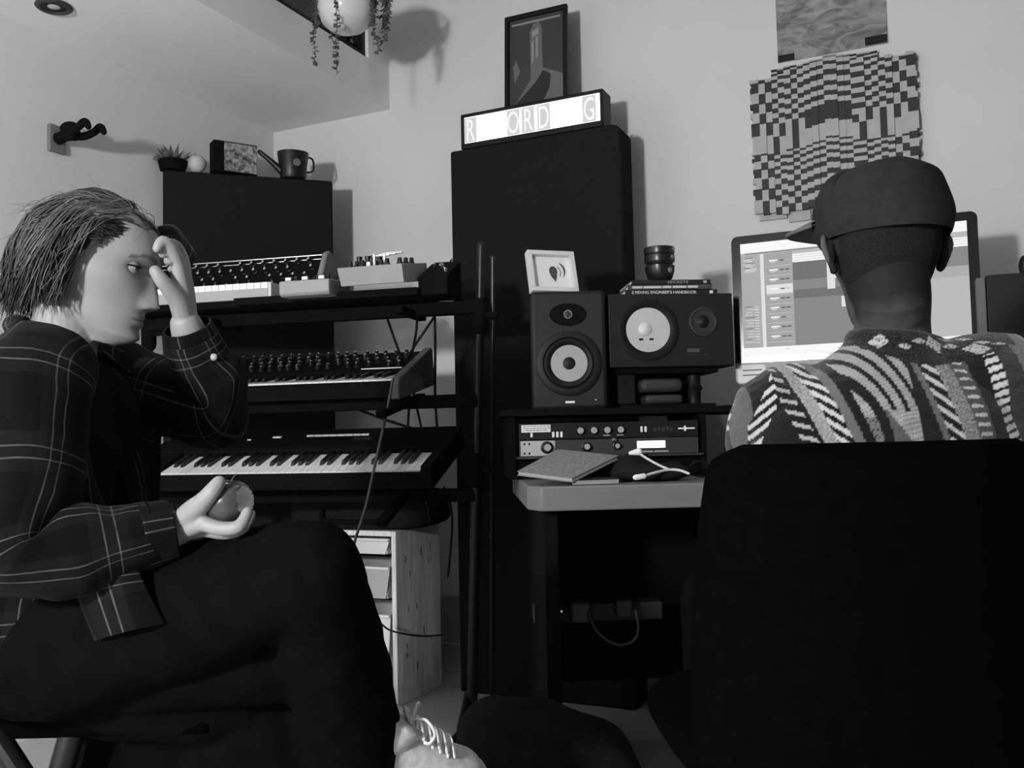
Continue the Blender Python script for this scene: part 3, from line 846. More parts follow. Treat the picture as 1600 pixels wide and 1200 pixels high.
for i in range(4):
    b = MB(); b.lathe([(0.008, 0), (0.0075, 0.02), (0.009, 0.034), (0, 0.036)], 12, T=T3((-0.002 + i * 0.019 + (0.008 if i else 0), 0.13, 0.075))); b.build('tall_knob', m_knob, d2)
b = MB()
for k in range(3): b.box((0.088 + 0.012 * k, 0.085 + 0.02 * k, 0.098 + 0.007 * k), (0.052, 0.010, 0.004))
for sx in (0.068, 0.100): b.box((sx, 0.08, 0.085), (0.006, 0.006, 0.036))
b.build('patch_jacks', m_white, d2, 0)
b = MB(); b.box((0.086, 0.0, 0.0585), (0.010, 0.008, 0.012)); b.build('fader_cap', m_white, d2, 0)
# dark carrier below them, resting on the bar
b = MB(); b.box((-0.16, 0.10, 0), (0.58, 0.20, 0.022)); 
c_ = P(560, 462, 2.66); c_.z = 1.3165
e = b.build('support_board', m_blackmatte, None, 0, 0.002, loc=c_ + SE * 0.05, rot=SROT); tag(e, 'thin black board under the small mixer and drum machine', 'board')
# pedal at the right end of the top tier
c_ = P(682, 478, 2.66); c_.z = 1.306
e = empty('effects_pedal', c_, (0, 0, SA), 'black effects unit with shiny switches at the right end of the top tier', 'pedal')
b = MB(); b.prism([(-0.03, 0.0), (-0.03, 0.055), (0.11, 0.120), (0.11, 0.0)], -0.045, 0.044); b.build('case', m_blackmatte, e, 0, 0.004)
for (x, y, s_) in ((0.012, 0.02, 0.008), (-0.015, 0.035, 0.005), (0.03, 0.06, 0.005), (0.034, -0.015, 0.005)):
    b = MB(); b.lathe([(s_, 0), (s_, 0.008), (s_ * 0.6, 0.011), (0, 0.0115)], 14, T=T3((x, y, 0.076 + y * 0.535), rx=R(28))); b.build('foot_switch', m_chrome, e)

# ---- cables hanging behind the tiers
def cable(pts, r, label, mat=None, cat='cable', group=None, name='cable'):
    off = Vector(pts[len(pts) // 2])
    b = MB(); b.tube(pts, r, 8, k=8)
    return tag(b.build(name, mat or m_black, None, 180, off=off, loc=off), label, cat, group)
cable([P(600, 478, 2.86), P(606, 500, 2.9), P(622, 545, 2.95), P(640, 590, 3.0), P(652, 640, 3.0), P(665, 700, 2.98)], 0.0042, 'black cable slanting right below the grey mixer, left of the others')
cable([P(653, 478, 2.87), P(650, 520, 2.9), P(643, 560, 2.95), P(640, 620, 3.0), P(636, 690, 2.98)], 0.0042, 'black cable hanging straight below the right end of the grey mixer')
cable([P(690, 476, 2.87), P(672, 505, 2.9), P(645, 545, 2.93), P(632, 575, 2.97), P(625, 640, 2.98)], 0.0042, 'black cable slanting left from the right end of the top tier')
cable([P(679, 478, 2.88), P(680, 540, 2.92), P(680, 620, 2.95), P(684, 680, 2.96)], 0.0042, 'black cable hanging straight down nearest the stand post')
cable([P(614, 592, 2.68), P(605, 640, 2.66), P(594, 690, 2.60), P(584, 735, 2.585), P(572, 790, 2.60), P(556, 840, 2.62), P(548, 872, 2.64)], 0.0042, 'grey cable looping down in front of the bottom synthesizer keys', M('grey_cable', 0.09, 0.45))
cable([P(560, 640, 2.95), P(600, 655, 2.97), P(640, 668, 3.0), P(684, 682, 3.0)], 0.0045, 'thick black cable sagging sideways behind the bottom synthesizer')

# ---- storage frame with trays, bag on top
fx0 = Vector((-0.382 * math.cos(RA) - 3.1 * math.sin(RA), -0.382 * math.sin(RA) + 3.1 * math.cos(RA)))
fc = PZ(622, 1106, 0.0)
ex, ey = RW(1, 0), RW(0, 1)
FH, FW, FD = 0.585, 0.44, 0.30
e = empty('storage_shelf', fc, ROOMROT, 'pine storage frame with white trays standing under the bottom synthesizer', 'storage unit')
m_pine = M('pine', 0.78, 0.6, 0.3, var=0.22, vscale=6, stretch=(9, 9, 1.0))
for x in (-0.009, -FW + 0.009):
    b = MB(); b.box((x, FD / 2, FH / 2), (0.018, FD, FH)); b.build('side_panel', m_pine, e, 0, 0.003)
b = MB(); b.box((-FW / 2, FD / 2, FH - 0.009), (FW - 0.037, FD, 0.018)); b.build('top_panel', m_pine, e, 0, 0.002)
b = MB(); b.box((-FW / 2, FD - 0.005, FH / 2), (FW - 0.037, 0.008, FH - 0.04)); b.build('back_panel', m_blackmatte, e, 0)
rk = random.Random(4)
m_knot = M('knot', 0.10, 0.6)
for i in range(11):
    z_ = rk.uniform(0.08, 0.54); y_ = rk.uniform(0.04, 0.26)
    b = MB(); b.lathe([(0.0, 0.0004), (1, 0.0004), (1, 0)], 12, T=T3((0, y_, z_), ry=R(90)) @ Matrix.Diagonal((rk.uniform(.008, .018), rk.uniform(.0018, .004), 1, 1))); b.build('wood_knot', m_knot, e, 0)
def tray(z0, h, label, mat):
    t_ = empty('storage_tray', fc + ex * (-FW / 2) + ey * 0.0 + Vector((0, 0, z0)), ROOMROT, label, 'tray', 'white trays in the pine frame')
    b = MB(); wd = FW - 0.05; t3 = 0.004
    b.box((0, FD / 2 - 0.01, 0.002), (wd - 0.05, FD - 0.05, 0.004))
    b.hexa([(-wd / 2 + .025, 0.012, 0.0), (wd / 2 - .025, 0.012, 0), (wd / 2 - .025, 0.016, 0), (-wd / 2 + .025, 0.016, 0), (-wd / 2, 0.002, h), (wd / 2, 0.002, h), (wd / 2, 0.006, h), (-wd / 2, 0.006, h)])
    b.box((0, FD - 0.034, h / 2), (wd - 0.05, 0.004, h)); b.box((-wd / 2 + 0.02, FD / 2 - 0.01, h / 2), (0.004, FD - 0.05, h)); b.box((wd / 2 - 0.02, FD / 2 - 0.01, h / 2), (0.004, FD - 0.05, h))
    b.build('tub', mat, t_, 0)
    b = MB(); b.box((0, -0.002, h), (wd, 0.016, 0.010)); b.build('lip', m_white, t_, 0, 0.003)
m_tray, m_tray2 = M('tray_white', 0.75, 0.4), M('tray_grey', 0.45, 0.4)
tray(0.055, 0.245, 'deep pale storage tray at the bottom of the pine frame', m_tray)
tray(0.355, 0.105, 'shallow grey storage tray in the middle of the pine frame', m_tray2)
tray(0.505, 0.050, 'thin white storage tray topmost in the pine frame', m_tray)
# padded black bag on top
bg0, bg1 = P(655, 835, 2.95), P(470, 835, 3.0)
e = empty('gear_bag', fc + ex * (-0.16) + ey * 0.10 + Vector((0, 0, FH)), (0, 0, SA), 'padded black gear bag lying on top of the pine storage frame', 'bag')
b = MB()
def bag(u, v):
    a = 2 * math.pi * u; ph = -math.pi / 2 + math.pi * v
    sx_ = lambda t: math.copysign(abs(t) ** 0.45, t)
    return (0.275 * sx_(math.cos(ph)) * sx_(math.cos(a)), 0.14 * sx_(math.cos(ph)) * sx_(math.sin(a)), 0.071 + 0.071 * sx_(math.sin(ph)))
b.grid(bag, 48, 24, closed=True); b.build('padded_body', m_blackcloth, e, 180)
b = MB(); b.tube([(0.12, -0.142, 0.07), (0.10, -0.165, 0.04), (-0.1, -0.165, 0.04), (-0.12, -0.142, 0.07)], 0.008, 8); b.build('handle', m_blackmatte, e)
cable([P(596, 975, 3.05), P(610, 985, 3.02), P(640, 992, 3.02), P(668, 994, 3.1), P(690, 992, 3.3)], 0.003, 'thin black cable lying across the pine side of the storage frame')
cable([P(660, 762, 3.05), P(668, 790, 3.08), P(672, 815, 3.10)], 0.004, 'short black cable dropping behind the storage frame on its left')
cable([P(694, 762, 3.0), P(704, 790, 3.02), P(706, 830, 3.05), P(700, 900, 3.1)], 0.004, 'black cable curving down beside the foot of the tall panel')
# ================================================================== DESK AND WHAT STANDS ON IT
DA = R(3)
DROT = (0, 0, DA)
dfl = P(845, 761, 2.13)                     # front left corner of the desk top
DZ = dfl.z
dX = Vector((math.cos(DA), math.sin(DA), 0)); dY = Vector((-math.sin(DA), math.cos(DA), 0))
desk = empty('studio_desk', Vector((dfl.x, dfl.y, 0)), DROT, 'light grey topped studio desk with a dark raised shelf for the speakers', 'desk')
DWD, DDP = 1.28, 0.72
m_desk = M('desk_laminate', 0.16, 0.5, 0.35, var=0.08, vscale=3, stretch=(1, 6, 6))
b = MB()
b.prism([(0.0, 0.0), (DWD, 0.0), (DWD, DDP), (-0.028, DDP), (-0.028, 0.06)], DZ - 0.056, DZ, axis='Z')
b.build('desk_top', m_desk, desk, 20, 0.004)
def dL(p): 
    q = p - Vector((dfl.x, dfl.y, 0)); return Vector((q.dot(dX), q.dot(dY), q.z))
for x in (0.03, DWD - 0.06):
    b = MB(); b.box((x, 0.40, (DZ - 0.058) / 2), (0.035, 0.60, DZ - 0.058)); b.build('side_leg', m_blackmatte, desk, 0, 0.003)
b = MB(); b.box((DWD / 2 - 0.015, 0.66, 0.45), (DWD - 0.12, 0.02, 0.56)); b.build('modesty_panel', m_blackmatte, desk, 0)
# raised shelf (rack bridge)
HZ = 0.968
ry0 = 0.36
b = MB(); b.box((0.56, ry0 + 0.21, HZ - 0.009), (1.26, 0.44, 0.018)); b.build('bridge_shelf', m_blackmatte, desk, 0, 0.002)
for x in (-0.045, 0.475, 1.16):
    b = MB(); b.box((x, ry0 + 0.21, (DZ + HZ - 0.018) / 2), (0.018, 0.40, HZ - 0.018 - DZ - 0.001)); b.build('bridge_upright', m_blackmatte, desk, 0)
b = MB(); b.box((0.215, ry0 + 0.03, DZ + 0.028), (0.495, 0.012, 0.054)); b.build('bridge_plinth', m_blackmatte, desk, 0)
b = MB(); b.box((0.215, ry0 - 0.012, DZ + 0.0585), (0.50, 0.03, 0.005)); b.build('plinth_lip', m_dgrey, desk, 0)

# ---- two rack units
RZ = DZ + 0.061
def rack(z0, h, label):
    e = empty('rack_unit', desk.matrix_basis @ Vector((0, 0, 0)) if False else Vector((dfl.x, dfl.y, 0)) + dX * 0.215 + dY * (ry0 - 0.005) + Vector((0, 0, z0)), DROT, label, 'audio rack unit')
    b = MB(); b.box((0, 0.11, h / 2), (0.43, 0.21, h - 0.003)); b.build('chassis', m_black, e, 0)
    return e
RH = 0.0438
r1 = rack(RZ, RH, 'lower rack unit with a silver left end, big knobs and a bright display')
b = MB(); b.box((0, -0.002, RH / 2), (0.483, 0.006, RH - 0.001)); b.build('faceplate', m_dgrey, r1, 0, 0.001)
b = MB(); b.box((-0.192, -0.0065, RH / 2), (0.092, 0.004, RH - 0.004)); b.build('silver_plate', M('silver_plate', 0.42, 0.4, var=0.08), r1, 0)
_bigk = MB().lathe([(0.016, 0), (0.016, 0.004), (0.012, 0.006), (0.011, 0.020), (0.009, 0.022)], 24).lathe([(0.009, 0.022), (0.0, 0.0222)], 24, 1).mesh('big_knob', [m_knob, m_grey], 30)
for x, s_ in ((-0.168, 1.05), (-0.062, 0.85), (0.020, 0.70)):
    link('big_knob', _bigk, r1, 0, (x, -0.005, RH / 2 + 0.002), (R(90), 0, 0)).scale = (s_, s_, s_)
b = MB(); b.box((0.113, -0.0055, 0.026), (0.076, 0.003, 0.019)); b.build('display', E('lit_display', 1.0, 1.6), r1, 0)
b = MB()
for i in range(2): b.box((0.098 + i * 0.042, -0.0055, 0.007), (0.038, 0.003, 0.004))
b.build('display_buttons', m_grey, r1, 0)
b = MB()
for x in (-0.228, -0.215):
    for z in (0.009, 0.034): b.lathe([(0, 0), (0.003, 0)], 10, T=T3((x, -0.0087, z), rx=R(90)))
b.build('mounting_screws', m_black, r1, 0)
b = MB(); b.lathe([(0.007, 0), (0.006, 0.012), (0, 0.013)], 16, T=T3((0.012, -0.005, 0.040), rx=R(90))); b.build('small_knob', m_chrome, r1)
r2 = rack(RZ + RH + 0.001, RH, 'upper rack unit with a white paper label and a row of knobs')
b = MB(); b.box((0, -0.002, RH / 2), (0.483, 0.006, RH - 0.001)); b.build('faceplate', m_black, r2, 0, 0.001)
pl_ = MB().box((-0.196, -0.0060, 0.030), (0.078, 0.0016, 0.020)).build('paper_label', m_paper, r2, 0)
b = MB()
rl = random.Random(6)
for k in range(3):
    x = -0.231
    while x < -0.165:
        w_ = rl.uniform(0.004, 0.010); b.box((x + w_ / 2, -0.0069, 0.0365 - k * 0.0055), (w_, 0.0004, 0.0016)); x += w_ + 0.002
b.build('label_lines', m_dgrey, pl_, 0)
for i, x in enumerate((-0.078, -0.042, -0.006, 0.030)):
    b = MB(); b.lathe([(0.0105, 0), (0.0095, 0.013), (0.0085, 0.014)], 22, 0, T=T3((x, -0.005, 0.022), rx=R(90))); b.lathe([(0.0085, 0.014), (0, 0.0142)], 22, 1, T=T3((x, -0.005, 0.022), rx=R(90)))
    b.box((x, -0.006, 0.008), (0.018, 0.002, 0.003), 1 if i > 1 else 0)
    b.build('knob', [m_knob, m_grey], r2)
for i, x in enumerate((-0.208, -0.150, -0.139, -0.128, 0.088, 0.099)):
    b = MB(); b.box((x, -0.0065, 0.013 if i < 4 else 0.022), (0.0062, 0.004, 0.015 if i else 0.012), T=None); b.build('rocker_switch', m_white, r2, 0, 0.001)
b = MB(); b.box((0.210, -0.006, 0.022), (0.045, 0.002, 0.004)); b.box((0.206, -0.006, 0.022), (0.005, 0.003, 0.014)); b.build('meter_marks', m_white, r2, 0)
b = MB()
for k in range(5): b.box((0.125 + 0.011 * k, -0.0058, 0.020 + 0.003 * (k % 2)), (0.007, 0.002, 0.010))
b.build('button_bank', m_dgrey, r2, 0)

# ---- monitor speakers
m_cab = M('speaker_vinyl', 0.007, 0.6, 0.35, var=0.2, vscale=120)
m_cab2 = M('speaker_wood_black', 0.009, 0.6, 0.3, var=0.2, vscale=40)
sp = P(891, 634, 2.60); sp.z = HZ
e = empty('studio_monitor', sp, (0, 0, R(-1)), 'upright black studio monitor speaker with pale cone at the left of the desk', 'speaker')
SWd, SHt, SDp = 0.212, 0.335, 0.24
b = MB(); b.box((0, SDp / 2, SHt / 2), (SWd, SDp, SHt)); b.build('cabinet', m_cab, e, 30, 0.012, seg=3)
wz, tz = 0.130, 0.268
FRT = lambda x, z, y=-0.001: T3((x, y, z), rx=R(90))
b = MB(); b.lathe([(0.092, 0.0), (0.092, 0.003), (0.086, 0.006), (0.074, 0.006), (0.070, 0.002), (0.064, 0.0055), (0.057, 0.003), (0.052, -0.0005)], 56, T=FRT(0, wz)); b.build('woofer_surround', m_black, e)
b = MB(); b.lathe([(0.0515, 0.002), (0.040, -0.0005), (0.018, -0.0005)], 48, T=FRT(0, wz)); b.build('woofer_cone', M('cone_grey', 0.34, 0.7), e)
b = MB(); b.lathe([(0.0195, 0.0), (0.016, 0.004), (0.008, 0.0065), (0, 0.007)], 32, T=FRT(0, wz)); b.build('dust_cap', m_black, e)
b = MB(); b.lathe([(0.052, 0.0005), (0.045, 0.003), (0.020, 0.0015), (0.012, 0.0015)], 48, T=FRT(0, tz) @ Matrix.Diagonal((1.0, 0.62, 1, 1))); b.build('tweeter_waveguide', m_blackmatte, e)
b = MB(); b.lathe([(0.013, 0.002), (0.0125, 0.005), (0.009, 0.005), (0.007, 0.002)], 28, 0, T=FRT(0, tz)); b.build('tweeter_ring', m_chrome, e)
b = MB(); b.lathe([(0.0085, 0.002), (0.004, 0.006), (0, 0.007)], 20, 0, T=FRT(0, tz)); b.build('tweeter_dome', m_dgrey, e)
b = MB(); b.box((0, -0.0015, 0.021), (0.026, 0.002, 0.006)); b.build('badge', m_white, e, 0)
b = MB(); b.sphere((0.072, -0.001, 0.026), 0.002, 8, 6); b.build('power_light', m_white, e)
sp_l = sp

# white shadow frame on it
fp = P(866, 441, 2.63); fp.z = HZ + SHt
e = empty('picture_frame', fp, (R(-16), 0, R(18)), 'small white box frame with a dark ink drawing on the upright monitor speaker', 'picture frame')
fw2, fh2, t = 0.143, 0.128, 0.013
b = MB()
b.box((0, 0, t / 2), (fw2, 0.026, t)); b.box((0, 0, fh2 - t / 2), (fw2, 0.026, t))
b.box((-fw2 / 2 + t / 2, 0, fh2 / 2), (t, 0.026, fh2 - 2 * t)); b.box((fw2 / 2 - t / 2, 0, fh2 / 2), (t, 0.026, fh2 - 2 * t))
b.build('frame', M('white_wood', 0.62, 0.5), e, 0, 0.001)
b = MB(); b.box((0, 0.006, fh2 / 2), (fw2 - 2 * t, 0.004, fh2 - 2 * t)); b.build('backing_paper', m_paper, e, 0)
b = MB()
yk = 0.0035
b.lathe([(0.006, 0), (0.0155, 0), (0.0155, 0.0006), (0.006, 0.0006)], 24, T=T3((0.006, yk, 0.070), rx=R(90)) @ Matrix.Diagonal((0.8, 1.0, 1, 1)))
b.lathe([(0, 0.0), (0.005, 0.0008)], 14, T=T3((0.006, yk, 0.072), rx=R(90)))
b.prism([(-0.005, 0.058), (0.017, 0.058), (0.010, 0.036)], yk - 0.0008, yk, axis='Y')
b.tube([(0.028, yk, 0.096), (0.038, yk, 0.084), (0.041, yk, 0.068), (0.036, yk, 0.052)], [0.0012, 0.0028, 0.0022, 0.0008], 8)
b.tube([(0.020, yk, 0.085), (0.028, yk, 0.072), (0.026, yk, 0.056)], 0.001, 6)
b.build('ink_drawing', M('ink', 0.06, 0.8), e)

# sideways monitor with white cone, on a small stand
ST = 0.124
np_ = P(1051, 573, 2.64); NZ = np_.z
e = empty('studio_monitor', np_, (0, 0, R(5)), 'black monitor speaker lying on its side with a bright white cone, left of the computer', 'speaker')
NW, NH, ND = 0.362, 0.210, 0.20
b = MB(); b.box((0, ND / 2, NH / 2), (NW, ND, NH)); b.build('cabinet', m_cab2, e, 30, 0.003)
cxn, czn = -0.069, 0.106
b = MB(); b.lathe([(0.088, 0.0), (0.088, 0.004), (0.078, 0.006), (0.068, 0.003), (0.062, 0.001)], 56, T=FRT(cxn, czn)); b.build('woofer_surround', m_black, e)
b = MB(); b.lathe([(0.0635, 0.004), (0.030, -0.0005), (0.016, -0.0005)], 56, T=FRT(cxn, czn)); b.build('woofer_cone', M('cone_white', 0.5, 0.8), e)
b = MB(); b.lathe([(0.021, 0.0005), (0.018, 0.007), (0.010, 0.0125), (0, 0.014)], 32, T=FRT(cxn - 0.009, czn + 0.002)); b.build('dust_cap', M('cap_white', 0.65, 0.6), e)
b = MB()
for s_ in (-1, 1): b.box((cxn - 0.006 + s_ * 0.015, -0.0035, czn - 0.027), (0.012, 0.004, 0.006), T=None)
b.build('cone_shadow_marks', m_black, e, 0)  # shadow below the dust cap, painted as dark bars
b = MB(); b.lathe([(0.042, 0.0), (0.041, 0.003), (0.036, 0.004), (0.033, 0.001), (0.018, -0.0005)], 40, T=FRT(0.093, 0.128)); b.build('tweeter_ring', M('tweeter_ring_grey', 0.03, 0.4), e)
b = MB(); b.lathe([(0.018, 0.0), (0.010, 0.006), (0, 0.008)], 24, T=FRT(0.093, 0.128)); b.build('tweeter_dome', m_black, e)
b = MB(); b.box((0.062, -0.0012, 0.046), (0.036, 0.002, 0.011)); b.build('badge', M('badge_dim', 0.07, 0.4), e, 0)
b = MB(); b.box((0.072, -0.0008, 0.034), (0.070, 0.0012, 0.002)); b.build('trim_line', m_dgrey, e, 0)
NP = np_
# stand below it
se = empty('speaker_stand', Vector((np_.x, np_.y, HZ)), (0, 0, R(5)), 'low dark stand holding up the sideways monitor speaker', 'stand')
sth = NZ - HZ
b = MB(); b.box((-0.01, 0.11, sth - 0.008), (0.30, 0.17, 0.016)); b.build('top_plate', m_blackmatte, se, 0)
b = MB(); b.box((-0.01, 0.11, 0.006), (0.28, 0.17, 0.012)); b.build('base_plate', m_blackmatte, se, 0)
for x in (0.085,):
    b = MB(); b.lathe([(0.020, 0.012), (0.020, sth * 0.4), (0.026, sth * 0.5), (0.020, sth * 0.6), (0.020, sth - 0.016)], 24, T=T3((x, 0.09, 0))); b.build('post', m_black, se)
b = MB(); b.box((-0.125, 0.12, sth / 2), (0.05, 0.14, sth - 0.03)); b.build('post', m_black, se, 0)
b = MB(); b.box((0.0, 0.185, sth / 2), (0.26, 0.012, sth - 0.02)); b.build('dark_backing', m_blackmatte, se, 0)  # added sheet that keeps the gap behind the pads dark
# dark bundles between the plates
m_bund = M('grey_rubber', 0.03, 0.6)
for (x, z, rx, rz, lab) in ((-0.02, 0.026, 0.055, 0.013, 'lowest dark rounded pad under the sideways monitor speaker'),
                            (-0.025, 0.066, 0.062, 0.020, 'middle dark rounded pad under the sideways monitor speaker')):
    q = se.matrix_basis if False else (Matrix.Translation(se.location) @ Matrix.Rotation(R(5), 4, 'Z'))
    e = MB().box((0, 0, 0), (rx * 2, 0.09, rz * 2)).build('foam_pad', m_bund, None, 30, rz * .8, seg=4, loc=q @ Vector((x, 0.07, z)), rot=(0, 0, R(5)))
    tag(e, lab, 'pad', None)
# books on the sideways speaker
bz = NZ + NH
def book(u, w_, th, label, txt, tsize, mat, tmat, yaw, pagew=True, extra=None):
    global bz
    c = P(u, 450, 2.66)
    e = empty('book', Vector((c.x, c.y, bz)), (0, 0, R(5) + yaw), label, 'book', 'books on the sideways speaker')
    b = MB(); dp = 0.18
    b.box((0, dp / 2, 0.001), (w_, dp, 0.002)); b.box((0, dp / 2, th - 0.001), (w_, dp, 0.002)); b.box((0, 0.001, th / 2), (w_, 0.002, th))
    b.build('cover', mat, e, 0)
    b = MB(); b.box((0, dp / 2 + 0.001, th / 2), (w_ - 0.006, dp - 0.006, th - 0.0042)); b.build('pages', m_paper, e, 0)
    b = MB()
    if txt: b.text(txt, tsize, T3((-w_ / 2 + extra[0], -0.0006, th / 2 - tsize * 0.36)) @ FRONT, fit=extra[1], depth=0.0004)
    if not txt:      # lettering too blurred to read: pale worn streaks
        for xa_, wa_ in ((0.012, .030), (0.045, .052), (0.100, .026), (0.130, .040), (0.174, .030)): b.box((-w_ / 2 + xa_ + wa_ / 2, -0.0003, th / 2), (wa_, 0.0008, th * 0.42))
    if extra[2] is not None: b.box((extra[2], -0.0003, th / 2), (0.010, 0.0008, th * 0.6))
    b.build('spine_title', tmat, e, 0)
    bz += th + 0.0003
m_bk1, m_bk2 = M('book_black', 0.018, 0.4), M('book_grey', 0.06, 0.4)
book(1049, 0.272, 0.0145, 'bottom book of the stack on the sideways speaker, black spine with bold white handbook title', "E MIXING ENGINEER'S HANDBOOK", 0.0125, m_bk1, m_white, R(1), extra=(0.020, 0.190, 0.118))
book(1047, 0.245, 0.0150, 'middle book of the stack, dark spine with pale faded lettering', '', 0.011, m_bk2, M('ink_pale', 0.55, 0.5), R(-2), extra=(0.012, 0.190, None))
book(1049, 0.232, 0.0130, 'top book of the stack under the dark cups, black spine reading SECRETS', 'SECRETS', 0.0105, m_bk1, M('ink_grey', 0.35, 0.5), R(0), extra=(0.106, 0.060, 0.100))
# three nested cups
cc = P(1031, 425, 2.70); cz = bz
for i, (z, lab) in enumerate(((0.0, 'bottom cup of the dark stack on the books, with a pale dot'), (0.030, 'middle cup of the dark nested stack on the books'), (0.054, 'top cup of the dark nested stack on the books'))):
    e = empty('cup', Vector((cc.x, cc.y, cz + z)), (0, 0, R(20 + 12 * i)), lab, 'cup', 'nested dark cups on the books')
    b = MB(); b.lathe([(0.0, 0.0), (0.027, 0.0), (0.036, 0.010), (0.0425, 0.030), (0.0440, 0.046), (0.0415, 0.046), (0.0395, 0.030), (0.033, 0.012 + 0.0), (0.0, 0.008)] if i == 0 else [(0.0, 0.0085), (0.026, 0.0085), (0.034, 0.0145), (0.0390, 0.0305 - 0.006), (0.0395, 0.0262), (0.0435, 0.030 - 0.003), (0.0450, 0.034), (0.0445, 0.0465), (0.042, 0.0465), (0.0385, 0.028), (0.032, 0.016), (0.0, 0.012)], 40)
    b.build('bowl', M('cup_glaze', 0.012, 0.3, 0.5), e)
    b = MB(); b.sphere((0, 0, 0), (0.0085, 0.002, 0.0085 if i < 1 else 0.006), 14, 8)
    a = R(-75); rr = 0.0420 if i == 0 else 0.0445
    b.build('dot', M('cup_dot', 0.22, 0.4), e, 180, loc=(rr * math.cos(a), rr * math.sin(a), 0.030 if i == 0 else 0.0385), rot=(0, 0, a + R(90)))

# ---- all-in-one computer, parallel to the back wall
il, ir = P(1142, 370, 2.72), None
a_, b_ = il, RW(1, 0)
IW = 0.652
def imac_pt(u):   # not used for shape, only to check the right edge
    return None
IZT = P(1142, 371, 2.72).z
IZB = P(1150, 568, 2.72).z
IC = il + b_ * (IW / 2)
e = empty('desktop_computer', Vector((IC.x, IC.y, HZ)), ROOMROT, 'large silver and black all in one desktop computer showing a recording program', 'computer')
zt_, zb_ = IZT - HZ, IZB - HZ
gh = zt_ - zb_
chin = 0.062
def rrect(x0, x1, z0, z1, r, top=True, bot=True):
    pts = []
    for (cx_, cz_, a0_, on) in ((x1 - r, z0 + r, -90, bot), (x1 - r, z1 - r, 0, top), (x0 + r, z1 - r, 90, top), (x0 + r, z0 + r, 180, bot)):
        if on: pts += [(cx_ + r * math.cos(R(a0_ + k * 15)), cz_ + r * math.sin(R(a0_ + k * 15))) for k in range(7)]
        else: pts += [(x1 if a0_ in (-90, 0) else x0, z0 if a0_ in (-90, 180) else z1)]
    return pts
b = MB(); b.prism(rrect(-IW / 2, IW / 2, zb_ - chin, zt_, 0.016), 0.004, 0.022, axis='Y')
b.grid(lambda u, v: ((u - .5) * IW * 0.96, 0.022 + 0.03 * (1 - (2 * u - 1) ** 2) * (1 - (2 * v - 1) ** 2), zb_ - chin + 0.01 + v * (gh + chin - 0.02)), 24, 16)
b.build('rear_shell', M('aluminium', 0.25, 0.35, metal=0.6), e, 30)
b = MB(); b.prism(rrect(-IW / 2, IW / 2, zb_ - chin, zb_, 0.016, top=False), 0.0, 0.004, axis='Y'); b.build('chin', M('alu_chin', 0.20, 0.4), e, 30)
b = MB(); b.prism(rrect(-IW / 2, IW / 2, zb_, zt_, 0.018, bot=False), 0.0, 0.004, axis='Y'); b.build('glass_bezel', M('bezel', 0.010, 0.15, 0.5), e, 30)
b = MB(); b.prism([(0.02, 0.0), (0.20, 0.0), (0.20, 0.006), (0.10, 0.012), (0.06, zb_ - chin + 0.12), (0.045, zb_ - chin + 0.12), (0.08, 0.012), (0.02, 0.006)], -0.095, 0.095); b.build('foot', M('alu_foot', 0.40, 0.4, metal=0.5), e, 20)
b = MB()
b.prism(rrect(-IW / 2 + 0.006, -IW / 2 + 0.086, zb_ - chin + 0.004, zb_ - 0.006, 0.008), -0.0008, 0.0, axis='Y')
for k in range(2): b.box((-IW / 2 + 0.048, -0.001, zb_ - 0.022 - k * 0.014), (0.055, 0.0006, 0.003), 1)
b.build('chin_glare_label', [m_paper, m_dgrey], e, 0)  # pale shape paints the chin's reflection; dark lines are label print
# screen
SW_, SH_ = IW - 0.052, gh - 0.042
sx0, sz1 = -SW_ / 2, zt_ - 0.024
tones = [0.95, 0.60, 0.48, 0.14, 0.22, 0.75, 0.06, 0.36, 0.40]
mats_s = [E('screen_%02d' % int(t * 100), t, 0.95) for t in tones]
b = MB()
def rect(x0, x1, y0, y1, mi, lay=1):
    xa, xb = sx0 + SW_ * x0, sx0 + SW_ * x1; za, zb2 = sz1 - SH_ * y1, sz1 - SH_ * y0
    y = -0.0006 - 0.00012 * lay
    b.add([(xa, y, za), (xb, y, za), (xb, y, zb2), (xa, y, zb2)], [(0, 1, 2, 3)], mi)
b.box((0, -0.0003, sz1 - SH_ / 2), (SW_, 0.0005, SH_), 3)
rect(0, 1, 0, .085, 0); rect(0, 1, .085, .105, 2); rect(.02, .5, .092, .098, 6, 2)
rect(0, .093, .105, .925, 8); rect(.093, .11, .105, .925, 5); rect(.11, .245, .105, .925, 7)
rect(.245, 1, .105, .13, 2); rect(.245, 1, .13, .205, 0)
for k in range(3): rect(.25, 1, .145 + .02 * k, .149 + .02 * k, 2, 2)
rect(.245, 1, .205, .40, 3); rect(.245, 1, .36, .445, 4, 2); rect(.245, 1, .445, .925, 4)
rect(.245, 1, .445, .52, 3, 2)
rect(.7, 1, .205, .36, 4, 3); rect(.7, 1, .36, .445, 8, 3); rect(.7, 1, .445, .925, 2, 3)
rect(.40, .435, .19, .46, 5, 4); rect(.435, .47, .32, .37, 0, 4); rect(.46, .55, .53, .62, 5, 4)
for k in range(3): rect(.47, .53, .545 + .022 * k, .552 + .022 * k, 1, 5)
rect(0, 1, .925, 1, 0); rect(.20, .215, .945, .95, 2, 2); rect(.43, .455, .965, .97, 2, 2)
rs = random.Random(9)
